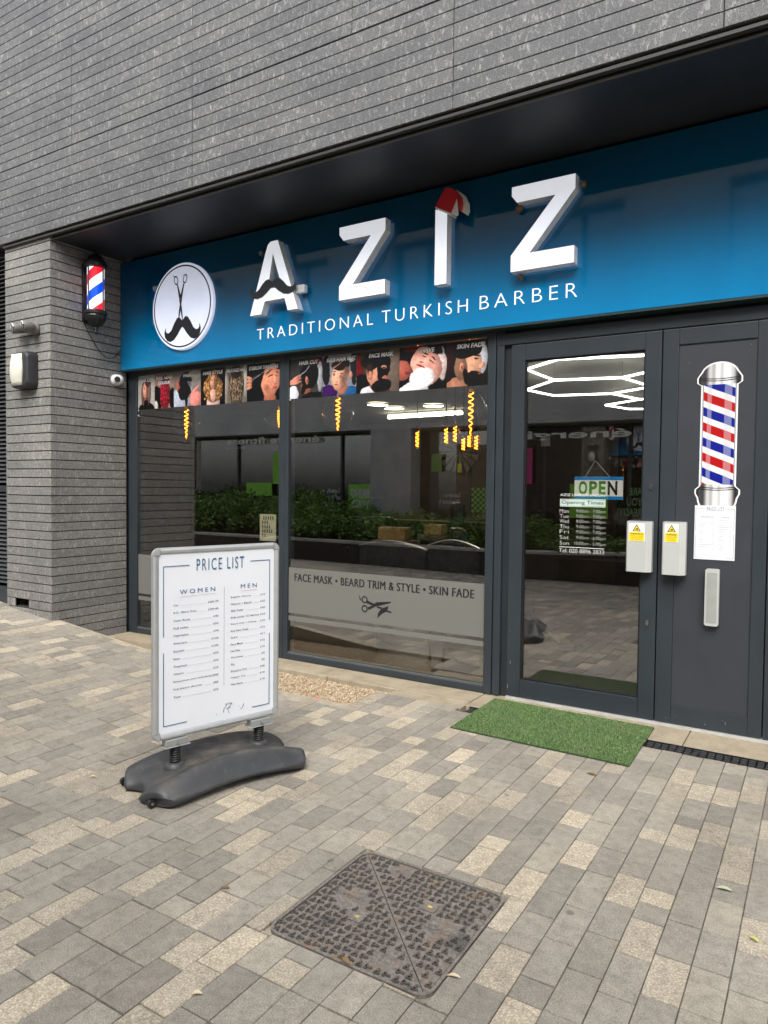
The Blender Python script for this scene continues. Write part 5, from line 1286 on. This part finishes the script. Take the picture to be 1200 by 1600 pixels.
# hexagon LED ceiling light behind the door
hz = 2.44
hpx = {'a': (822,577), 'b': (873,561), 'c': (1008,555), 'd': (822,582), 'e': (866,594), 'f': (972,590), 'g': (1008,582), 'h': (1008,601), 'i': (822,609), 'j': (865,618), 'k': (956,615), 'l': (1008,606), 'm': (1000,624), 'n': (1010,623), 'o': (946,633), 'p': (982,639), 'q': (1010,639)}
hp = {k_: CP(u, v, hz) for k_, (u, v) in hpx.items()}
t = thing('hexagon_light', 'bright white hexagon grid LED light on the ceiling behind the door', 'ceiling light', hp['e'])
for a_, b2 in ('ab', 'bc', 'ae', 'ef', 'fg', 'fh', 'ei', 'ij', 'jk', 'kl', 'km', 'mn', 'mo', 'op', 'pq'):
    bm = B(); tube(bm, [hp[a_], hp[b2]], .011, 8); obj('led_tube', bm, HEX, t)
bm = B()
for k_ in hp: tube(bm, [hp[k_]+Vector((0,0,.01)), Vector((hp[k_].x, hp[k_].y, CEIL))], .004, 5)
obj('hanger', bm, STEEL, t)
# filament bulbs
FIL = emissive('filament', (1, .27, .018), 13.0); CORD = plain('black_cord', (.01,.01,.01), .6)
GLASSB = BULBGLASS
def spiral_bulb(u, v0, v1, y, label, big):
    x_, zt_ = P(u, v0, y); zb_ = P(u, v1, y)[1]
    t = thing('pendant_bulb', label, 'pendant light', (x_, y, zb_), group='amber filament pendant bulbs')
    H = zt_-zb_; r0 = .016 if not big else .017
    n_ = 7 if big else 4; pts = []
    for k in range(n_*10+1):
        q = k/(n_*10.); rr_ = r0*(1-.75*max(0, q-.5)/.5) if big else r0
        pts.append((rr_*math.cos(q*n_*2*PI), rr_*math.sin(q*n_*2*PI), H*(1-q)))
    bm = B(); tube(bm, pts, .0019 if big else .0027, 5); obj('filament', bm, FIL, t, local=True)
    if big: prof = [(.02,H+.07),(.035,H+.02),(.10,H*.80),(.135,H*.52),(.10,H*.18),(.035,-.06),(.002,-.075)]
    else: prof = [(.02,H+.03),(.042,H+.025),(.043,-.02),(.002,-.025)]
    bm = B(); lathe(bm, (0,0,0), prof, 20); obj('glass_bulb', bm, GLASSB, t, local=True, smooth=big)
    zc = CEIL-zb_
    bm = B(); lathe(bm, (0,0,0), [(.002,H+.03),(.024,H+.03),(.024,H+.10),(.006,H+.12),(.004,zc)], 10); obj('lamp_holder', bm, CORD, t, local=True)
spiral_bulb(291, 640, 684, .45, 'large amber spiral bulb hanging alone in the left window pane', True)
spiral_bulb(436.5, 640, 668, .45, 'large amber spiral bulb half hidden behind the window mullion', True)
spiral_bulb(528, 622, 672, .45, 'large amber spiral bulb under the KIDS HAIR CUT poster', True)
spiral_bulb(736, 613, 680, .45, 'large amber spiral bulb under the SKIN FADE poster', True)
for (u, v0, v1, y, lab) in ((652,674,698,2.4,'cylindrical amber pendant hanging apart left of the cluster'), (697,669,692,2.4,'cylindrical amber pendant at the left end of the cluster'), (711,666,690,2.3,'cylindrical amber pendant highest in the cluster'), (724,685,703,2.6,'cylindrical amber pendant lowest in the cluster'), (733,680,698,2.4,'cylindrical amber pendant under the large bulb'), (744,681,702,2.4,'cylindrical amber pendant at the right end of the cluster')):
    spiral_bulb(u, v0, v1, y, lab, False)
bm = B(); pz = P(652, 618, 2.4); lathe(bm, (pz[0], 2.4, CEIL-.16), [(.001,0),(.06,.03),(.09,.09),(.09,.16),(.001,.16)], 20); tag(obj('ceiling_rose', bm, CORD), 'black bowl shaped ceiling rose above the lone cylindrical pendant', 'ceiling rose')
bm = B(); pz = P(697, 618, 2.4); lathe(bm, (pz[0], 2.4, CEIL-.16), [(.001,0),(.06,.03),(.09,.09),(.09,.16),(.001,.16)], 20); tag(obj('ceiling_rose', bm, CORD), 'black bowl shaped ceiling rose above the pendant cluster', 'ceiling rose')
# sunburst wall decorations
WD = plain('worn_bronze_wood', (.16,.125,.085), .5, var=.4, scale=12)
def sunburst(cx_, cy_, cz_, rad, label, a0, a1, n_):
    t = thing('sunburst_decoration', label, 'wall decoration', (cx_, cy_, cz_), group='fan shaped wall decorations')
    for k in range(n_):
        a_ = R(a0+(a1-a0)*k/(n_-1)); L_ = rad*random.uniform(.85, 1.05); w_ = .30*rad
        pts = [(0,0), (math.cos(a_-.12)*L_, math.sin(a_-.12)*L_), (math.cos(a_+.12)*L_*.95, math.sin(a_+.12)*L_*.95)]
        bm = B(); prism(bm, pts, -.03-.012*(k % 2), -.006-.012*(k % 2)); obj('blade', bm, WD, t, local=True)
q = P(718, 705, 7.2); sunburst(q[0], 7.2, q[1], .42, 'bronze sunburst of pointed blades on the wall behind the pendants', 150, 385, 12)
box('partition_wall', q[0]-2.2, q[0]+1.2, 7.23, 7.32, -.01, 2.58, RB, rm)
box('yellow_notice', P(713,726,7.1)[0], P(720,726,7.1)[0], 7.14, 7.145, P(716,738,7.1)[1], P(716,724,7.1)[1], plain('notice_yellow', (.5,.5,.05), .5), rm)
# station shelf and mirrors and a barber chair
CHR = plain('chair_leather', (.012,.012,.013), .3)
def barber_chair(x_, y_, rz, label):
    t = thing('barber_chair', label, 'barber chair', (x_, y_, -.01), rz, group='black barber chairs inside the shop')
    bm = B(); lathe(bm, (0,0,0), [(.30,0),(.30,.02),(.06,.05),(.045,.40)], 24); obj('pedestal', bm, BLKPL, t, local=True)
    for nme, d in (('seat', (-.27,.27,-.28,.24,.40,.54)), ('backrest', (-.25,.25,.22,.34,.52,1.05)), ('armrest', (-.34,-.27,-.22,.24,.62,.69)), ('armrest', (.27,.34,-.22,.24,.62,.69)), ('headrest', (-.12,.12,.24,.34,1.08,1.26)), ('footrest', (-.20,.20,-.62,-.50,.12,.17))):
        bm = B(); bx(bm, *d); bevel(bm, .03 if nme != 'footrest' else .01, 3); obj(nme, bm, CHR if nme != 'footrest' else STEEL, t, local=True)
    bm = B(); tube(bm, [(-.1,-.25,.42), (-.1,-.54,.15)], .015, 8); tube(bm, [(.1,-.25,.42), (.1,-.54,.15)], .015, 8); obj('footrest_bar', bm, STEEL, t, local=True)
barber_chair(-2.25, .95, R(120), 'black barber chair close behind the left side of the glass door')
barber_chair(-4.4, 2.6, R(200), 'black barber chair standing deeper behind the second window')
ct = thing('styling_counter', 'low dark counter with mirrors along the inner partition', 'counter', (-4.6, 5.2, 0))
box('worktop', -5.9, -3.6, 5.05, 5.52, .82, .87, plain('counter_wood', (.12,.08,.05), .4), ct); box('cabinet', -5.85, -3.65, 5.12, 5.52, 0, .819, RB, ct)
sw = tag(box('wall_socket', P(845,688,5)[0], P(859,688,5)[0], 5.0, 5.02, P(852,697,5)[1], P(852,683,5)[1], WVINYL), 'small white square panel inside the shop behind the upper door glass', 'wall panel')
box('panel_support', P(845,688,5)[0]-.6, P(859,688,5)[0]+.9, 5.021, 5.1, 0, 2.1, RB, rm)

ny = .075; na, nz1 = P(406, 803, ny); nb, nz0 = P(431, 846, ny)
t = thing('bottle_notice', 'cream printed notice with rows of small black bottles inside the left window', 'poster', ((na+nb)/2, ny, nz0))
sheet('card', na, nb, nz0, nz1, ny, plain('notice_cream', (.55,.52,.38), .5), t)
bm = B()
for j, cnt in enumerate((5, 3, 4, 5, 2)):
    for i in range(cnt):
        bx0 = na+(nb-na)*(.16+.14*i+(.0 if j else .06)); bz = nz1-(nz1-nz0)*(.20+.165*j); bx(bm, bx0, bx0+.011, ny-.0012, ny-.0004, bz, bz+.022); bx(bm, bx0+.003, bx0+.008, ny-.0012, ny-.0004, bz+.0221, bz+.032)
obj('bottle_prints', bm, BVINYL, t, kind='stuff')
SOFA = plain('black_leatherette', (.014,.014,.015), .22, var=.3)
for (u0, u1, lab) in ((565, 668, 'black padded waiting seat inside the second window, left one of the pair'), (672, 752, 'black padded waiting seat inside the second window, nearer the door')):
    sa, sz = P(u0, 848, .45); sb = P(u1, 848, .45)[0]; t = thing('waiting_seat', lab, 'seat', ((sa+sb)/2, .6, -.01), group='waiting seats by the window')
    bm = B(); n_ = 14; pr = [(sa+(sb-sa)*k/n_, sz-.03+.05*math.sin(PI*k/n_)) for k in range(n_+1)]
    prism(bm, pr+[(sb, .40), (sa, .40)], .42, .52); bevel(bm, .012, 2); obj('backrest', bm, SOFA, t)
    bm = B(); bx(bm, sa, sb, .525, 1.0, .30, .44); bevel(bm, .03, 3); obj('seat', bm, SOFA, t)
    bm = B(); tube(bm, [(x_, .415, z_+.012) for x_, z_ in pr], .006, 6); obj('chrome_trim', bm, STEEL, t)
    for x_ in (sa+.05, sb-.05):
        bm = B(); tube(bm, [(x_, .6, 0), (x_, .6, .30)], .014, 8); obj('leg', bm, STEEL, t)
TAN = plain('tan_leather', (.30,.17,.07), .5, var=.3)
for (u0, v0, u1, v1, lab) in ((590, 823, 632, 842, 'tan leather cushion behind the waiting seats, left of the two'), (662, 819, 690, 834, 'small tan cushion behind the waiting seats, right of the two')):
    ta, tz1 = P(u0, v0, 1.1); tb, tz0 = P(u1, v1, 1.1)
    bm = B(); bx(bm, ta, tb, 1.1, 1.22, tz0-.02, tz1); bevel(bm, .02, 2); tag(obj('cushion', bm, TAN), lab, 'cushion')
    box('cushion_shelf', ta-.05, tb+.05, 1.08, 1.30, tz0-.06, tz0-.021, RB, rm)

# ================================================================== ACROSS THE WAY (seen mirrored in the glass)
gy = -8.6
gm_ = thing('gym_building', 'dark fronted fitness gym across the paved court with green posters', 'building', (-6, gy, 0))
GD = plain('gym_dark_frame', (.05,.052,.05), .5)
box('gym_interior_wall', -22, 6, gy-3, gy-2.9, 0, 2.9, plain('gym_interior', (.30,.27,.20), .8, var=.5, scale=1), gm_)
box('gym_floor', -22, 6, gy-3, gy+.5, -.05, .02, plain('gym_floor_c', (.06,.06,.06), .6), gm_)
for k in range(15):
    xa = -20+k*1.55; box('gym_window', xa+.03, xa+1.52, gy-.02, gy-.01, .15, 2.55, GYMGLASS, gm_); box('gym_mullion', xa-.03, xa+.03, gy-.06, gy+.03, 0.02, 2.56, GD, gm_)
box('gym_base', -22, 6, gy-.05, gy+.02, 0.02, .15, GD, gm_)
box('overhang', -22, 6, gy-3, -8.0, 2.56, 4.4, stone_mat('gym_stone', .42, .62), gm_)
WALLU = plain('opposite_render', (.50,.47,.43), .8, var=.08, scale=1.5)
# upper storeys with window openings
bm = B(); zA, zB = 4.402, 6.7; wins = [(-20+3.1*k, -20+3.1*k+1.5) for k in range(9)]
prev = -22
for a_, b2 in wins:
    bx(bm, prev, a_, -8.6, -8.3, zA, zB); bx(bm, a_, b2, -8.6, -8.3, zA, 4.9); bx(bm, a_, b2, -8.6, -8.3, 6.3, zB); prev = b2
bx(bm, prev, 8, -8.6, -8.3, zA, zB); obj('upper_wall', bm, WALLU, gm_)
for a_, b2 in wins:
    wf = box('upper_window', a_+.002, b2-.002, -8.56, -8.54, 4.902, 6.298, GYMGLASS, gm_)
    bm = B(); bx(bm, (a_+b2)/2-.03, (a_+b2)/2+.03, -8.53, -8.48, 4.91, 6.29); bx(bm, a_+.003, b2-.003, -8.53, -8.48, 4.903, 4.96); obj('window_bar', bm, GD, wf)
    box('blind', a_+.1, (a_+b2)/2, -8.66, -8.62, 5.2, 6.2, WVINYL, wf)
box('upper_backing', -22, 8, -9.2, -9.0, 4.402, 6.6, BLACKV, gm_)
box('gym_pier', P(577,700,8.0)[0], P(640,700,8.0)[0], -8.0, gy+.2, 0, 2.558, stone_mat('pier_stone', .38, .60), gm_)
GL = plain('gym_letter_grey', (.66,.66,.62), .5, emit=.12); GG = plain('gym_green', (.27,.68,.05), .5)
def G(u, v, y=8.5): return P(u, v, y)
def gtext(s, uL, uR, vB, vT, m, y=8.5, bold=.0, **k):
    xa, z0_ = G(uL, vB, y); xb, z1_ = G(uR, vT, y)
    Mx = Matrix.Translation(((xa+xb)/2, -y, 0)) @ Matrix.Rotation(PI, 4, 'Z')
    w_ = (xb-xa)/2
    return text('gym_lettering', s, -w_, w_, z0_, z1_, 0, m, gm_, M=Mx, bold=bold, **k)
gtext('énergie', 790, 986, 691, 668, GL, 8.5, .02)
gtext('énergie fitness', 352, 497, 698, 679, GL, 8.5, .02)
gtext('gateshead·reading', 350, 380, 702, 698, GL, 8.5)
gtext('Loads\nof free\nclasses', 506, 529, 790, 763, WVINYL, 8.5)
gtext('Steam-o\nWorkout h', 684, 718, 787, 770, WVINYL, 8.5)
gtext('ARE\nYOU\nREADY?', 962, 1003, 806, 762, plain('gym_pale_green', (.20,.34,.14), .5), 8.5, .03)
def gposter(uL, uR, vT, vB, m, lab, y=8.52):
    xa, z1_ = G(uL, vT, y); xb, z0_ = G(uR, vB, y)
    return tag(box('green_poster', xa, xb, -y, -y+.01, z0_, z1_, m), lab, 'poster', 'green posters in the gym window')
gposter(425, 438, 707, 756, GG, 'tall green poster in the gym window left of the mullion')
gposter(383, 423, 754, 775, GG, 'wide green poster low in the gym window above the shrubs')
t = gposter(543, 577, 756, 803, GG, 'square green poster with large pale capitals in the gym window')
gposter(889, 948, 756, 811, GG, 'large green poster mirrored behind the opening times, in the gym window')
gtext('BRING\nYOUR', 546, 576, 795, 764, WVINYL, 8.505, .04)
gposter(630, 644, 722, 743, plain('poster_dim_green', (.16,.36,.06), .5), 'small dim green leaflet on the gym glass left of its pair')
gposter(673, 688, 709, 737, plain('poster_mid_green', (.26,.52,.08), .5), 'small tilted green leaflet on the gym glass right of its pair')
ck = thing('chequered_poster', 'green and black chequered panel on the gym window', 'poster', (G(746,780,8.5)[0], -8.5, 1.2))
xa, z1_ = G(735, 762, 8.5); xb, z0_ = G(760, 801, 8.5); nq = 6
box('black_board', xa, xb, -8.51, -8.505, z0_, z1_, BVINYL, ck)
bm = B()
for i in range(nq):
    for j in range(nq+3):
        if (i+j) % 2 == 0: bx(bm, xa+(xb-xa)*i/nq, xa+(xb-xa)*(i+1)/nq, -8.504, -8.50, z0_+(z1_-z0_)*j/(nq+3), z0_+(z1_-z0_)*(j+1)/(nq+3))
obj('green_squares', bm, GG, ck)
xa, z1_ = G(816, 700, 8.5); xb, z0_ = G(829, 756, 8.5)
tag(box('magenta_poster', xa, xb, -8.52, -8.51, z0_, z1_, plain('magenta', (.70,.05,.25), .5)), 'magenta poster in the gym window beside the door reflection', 'poster')
# planter
plt = thing('planter', 'long low dark brick planter wall with pale coping across the court', 'planter', (-6, -6.2, 0))
path = [(-18,-6.1), (-14,-5.92), (-12,-5.88), (-9,-5.87), (-7,-5.86), (-5,-5.86), (-4.1,-5.90), (-3.4,-6.1), (-2.6,-6.5), (-1.8,-7.0), (-.8,-7.3), (1.5,-7.4)]
BRK = plain('dark_brick', (.055,.045,.04), .85, var=.35, scale=9); CPG = plain('coping', (.48,.45,.40), .8, var=.2)
bm = B(); bmc = B()
for (xa, ya), (xb, yb) in zip(path[:-1], path[1:]):
    d_ = Vector((xb-xa, yb-ya, 0)); L_ = d_.length; d_.normalize(); n_ = Vector((d_.y, -d_.x, 0)); n_ = -n_ if n_.y < 0 else n_
    def slab(bm_, s0, s1, t0, t1, z0_, z1_):
        p_ = [Vector((xa, ya, 0))+d_*s+n_*t_ for s, t_ in ((s0,t0),(s1,t0),(s1,t1),(s0,t1))]
        zprism(bm_, [(q_.x, q_.y) for q_ in p_], z0_, z1_)
    slab(bm, 0, L_, -.20, -.012, 0, .38)
    zz_ = .0
    k = 0
    while zz_ < .36:
        s = -.11*(k % 2)
        while s < L_:
            slab(bm, max(0, s+.005), min(L_, s+.215), -.05, 0, zz_+.004, zz_+.071); s += .225
        zz_ += .075; k += 1
    slab(bmc, -.02, L_+.02, -.24, .02, .381, .420)
obj('brick_courses', bm, BRK, plt, kind='stuff'); obj('coping', bmc, CPG, plt)
bm = B(); bx(bm, -16, 1.5, -8.0, -6.1, .0, .33)
bmesh.ops.delete(bm, geom=[], context='VERTS'); obj('soil', bm, plain('soil', (.03,.022,.015), .95, var=.4), plt)
def leaf_mat():
    m, t, b = M0('shrub_leaf'); a_ = nd(t, 'ShaderNodeAttribute', attribute_name='tint').outputs['Fac']
    c = ramp(t, a_, [(0, (.03,.075,.012)), (.5, (.09,.20,.025)), (.85, (.19,.32,.045)), (1, (.30,.42,.11))])
    t.links.new(c, b.inputs['Base Color']); b.inputs['Roughness'].default_value = .4; return m
LEAF = leaf_mat(); TW = plain('twig', (.06,.045,.03), .9)
def bush_mesh(seed, n_=1500):
    g = np.random.default_rng(seed); V = []; F = []
    cl = g.normal(size=(26, 3))*np.array([.33,.26,.16])+np.array([0,0,.42])
    for i in range(n_):
        c = cl[g.integers(26)]+g.normal(size=3)*.085; c[2] = max(.02, c[2])
        d = g.normal(size=3); d[2] = abs(d[2])*.7+.2; d /= np.linalg.norm(d); s = np.cross(d, g.normal(size=3)); s /= np.linalg.norm(s)
        L_ = g.uniform(.06, .11); w_ = L_*.22; k = len(V)
        V += [tuple(c), tuple(c+d*L_*.5+s*w_), tuple(c+d*L_), tuple(c+d*L_*.5-s*w_)]; F.append((k, k+1, k+2, k+3))
    me = bpy.data.meshes.new('foliage'); me.from_pydata(V, [], F); at = me.attributes.new('tint', 'FLOAT', 'FACE'); at.data.foreach_set('value', g.random(n_).astype(np.float32)); me.materials.append(LEAF)
    bm = B()
    for q in range(7): a_ = g.random()*6.28; tube(bm, [(0,0,0), (.12*math.cos(a_), .1*math.sin(a_), .25), (.3*math.cos(a_), .22*math.sin(a_), .5)], [.01,.007,.003], 5)
    ms = bpy.data.meshes.new('stems'); bm.to_mesh(ms); bm.free(); ms.materials.append(TW); return me, ms
bms = [bush_mesh(s) for s in (1, 2, 3)]
kk = 0
for xx in np.arange(-15, 1, .62):
    for yy in (-6.65, -7.25):
        if xx > -3.4 and yy > -7: continue
        if xx > -1.5: yy -= .4
        t = thing('shrub', 'leafy green shrub growing in the brick planter opposite the shop', 'shrub', (xx+random.uniform(-.15,.15), yy+random.uniform(-.1,.1), .30), random.uniform(0, 6.28), group='shrubs in the planter across the court')
        s_ = random.uniform(.9, 1.25) if xx < -4 else random.uniform(.6, .8); t.scale = (s_, s_, s_*(1.0 if xx < -8.3 else (.66 if xx < -4 else .6)))
        me, ms = bms[kk % 3]; kk += 1
        for nme, d_ in (('foliage', me), ('stems', ms)):
            o = bpy.data.objects.new(nme, d_); COL.objects.link(o); o.parent = t
# far ends of the court so the paving does not run into emptiness
eb = thing('side_building', 'plain grey stone building closing the left end of the court', 'building', (-22, -4, 0))
box('end_wall', -22.5, -22, -9, -.5, 0, 6, WALLU, eb)

# ================================================================== SMALL LITTER
def leaf_bit(name, u, v, L_, w_, rz, m, lab, z_=.004, cat='leaf', grp=None):
    x_, y_ = PZ(u, v, 0); z_ = z_+gz(x_, y_)
    bm = B(); n_ = 8; vs = []
    for k in range(n_+1):
        t_ = k/n_; vs.append((t_*L_-L_/2, w_*math.sin(PI*t_), .006*math.sin(PI*t_)+.001))
    a_ = [bm.verts.new((p_[0], p_[1], p_[2])) for p_ in vs]; b2 = [bm.verts.new((p_[0], -p_[1], p_[2]-.002)) for p_ in vs]; c_2 = [bm.verts.new((p_[0], 0, p_[2]-.003)) for p_ in vs]
    for k in range(n_):
        bm.faces.new((a_[k], a_[k+1], c_2[k+1], c_2[k])); bm.faces.new((c_2[k], c_2[k+1], b2[k+1], b2[k]))
    o = obj(name, bm, m); o.location = (x_, y_, z_); o.rotation_euler = (0, 0, rz); tag(o, lab, cat, grp); return o
BR = plain('dry_leaf', (.20,.12,.05), .8); YL = plain('yellow_leaf', (.55,.50,.12), .7); GN = plain('green_leaf', (.34,.38,.24), .7); PLF = plain('pale_leaf', (.5,.42,.28), .8)
leaf_bit('fallen_leaf', 1132, 1391, .05, .009, .1, GN, 'pale green leaf lying on the paving right of the manhole')
leaf_bit('fallen_leaf', 1178, 1470, .035, .005, -.5, YL, 'yellow leaf lying near the right edge of the paving')
leaf_bit('fallen_leaf', 925, 1211, .05, .010, .0, BR, 'curled brown leaf lying in front of the green mat')
leaf_bit('fallen_leaf', 709, 1528, .04, .005, .3, PLF, 'thin pale leaf beside the lower right edge of the manhole')
leaf_bit('fallen_leaf', 540, 1504, .04, .008, -.3, BR, 'rusty brown leaf on the lower left edge of the manhole')
leaf_bit('fallen_leaf', 352, 1389, .03, .006, .6, BR, 'small brown leaf left of the manhole')
leaf_bit('fallen_leaf', 145, 1215, .03, .006, .6, PLF, 'small pale leaf on the paving left of the board base')
leaf_bit('fallen_leaf', 308, 1555, .03, .006, .6, PLF, 'small pale leaf near the bottom edge of the picture')
leaf_bit('litter_scrap', 494, 1085, .05, .012, .2, plain('red_wrapper', (.6,.05,.06), .5), 'small red scrap of wrapper lying in the gravel', z_=-.028, cat='litter')
leaf_bit('litter_scrap', 181, 986, .03, .010, .2, WVINYL, 'small white scrap lying by the foot of the pillar', z_=.0, cat='litter')
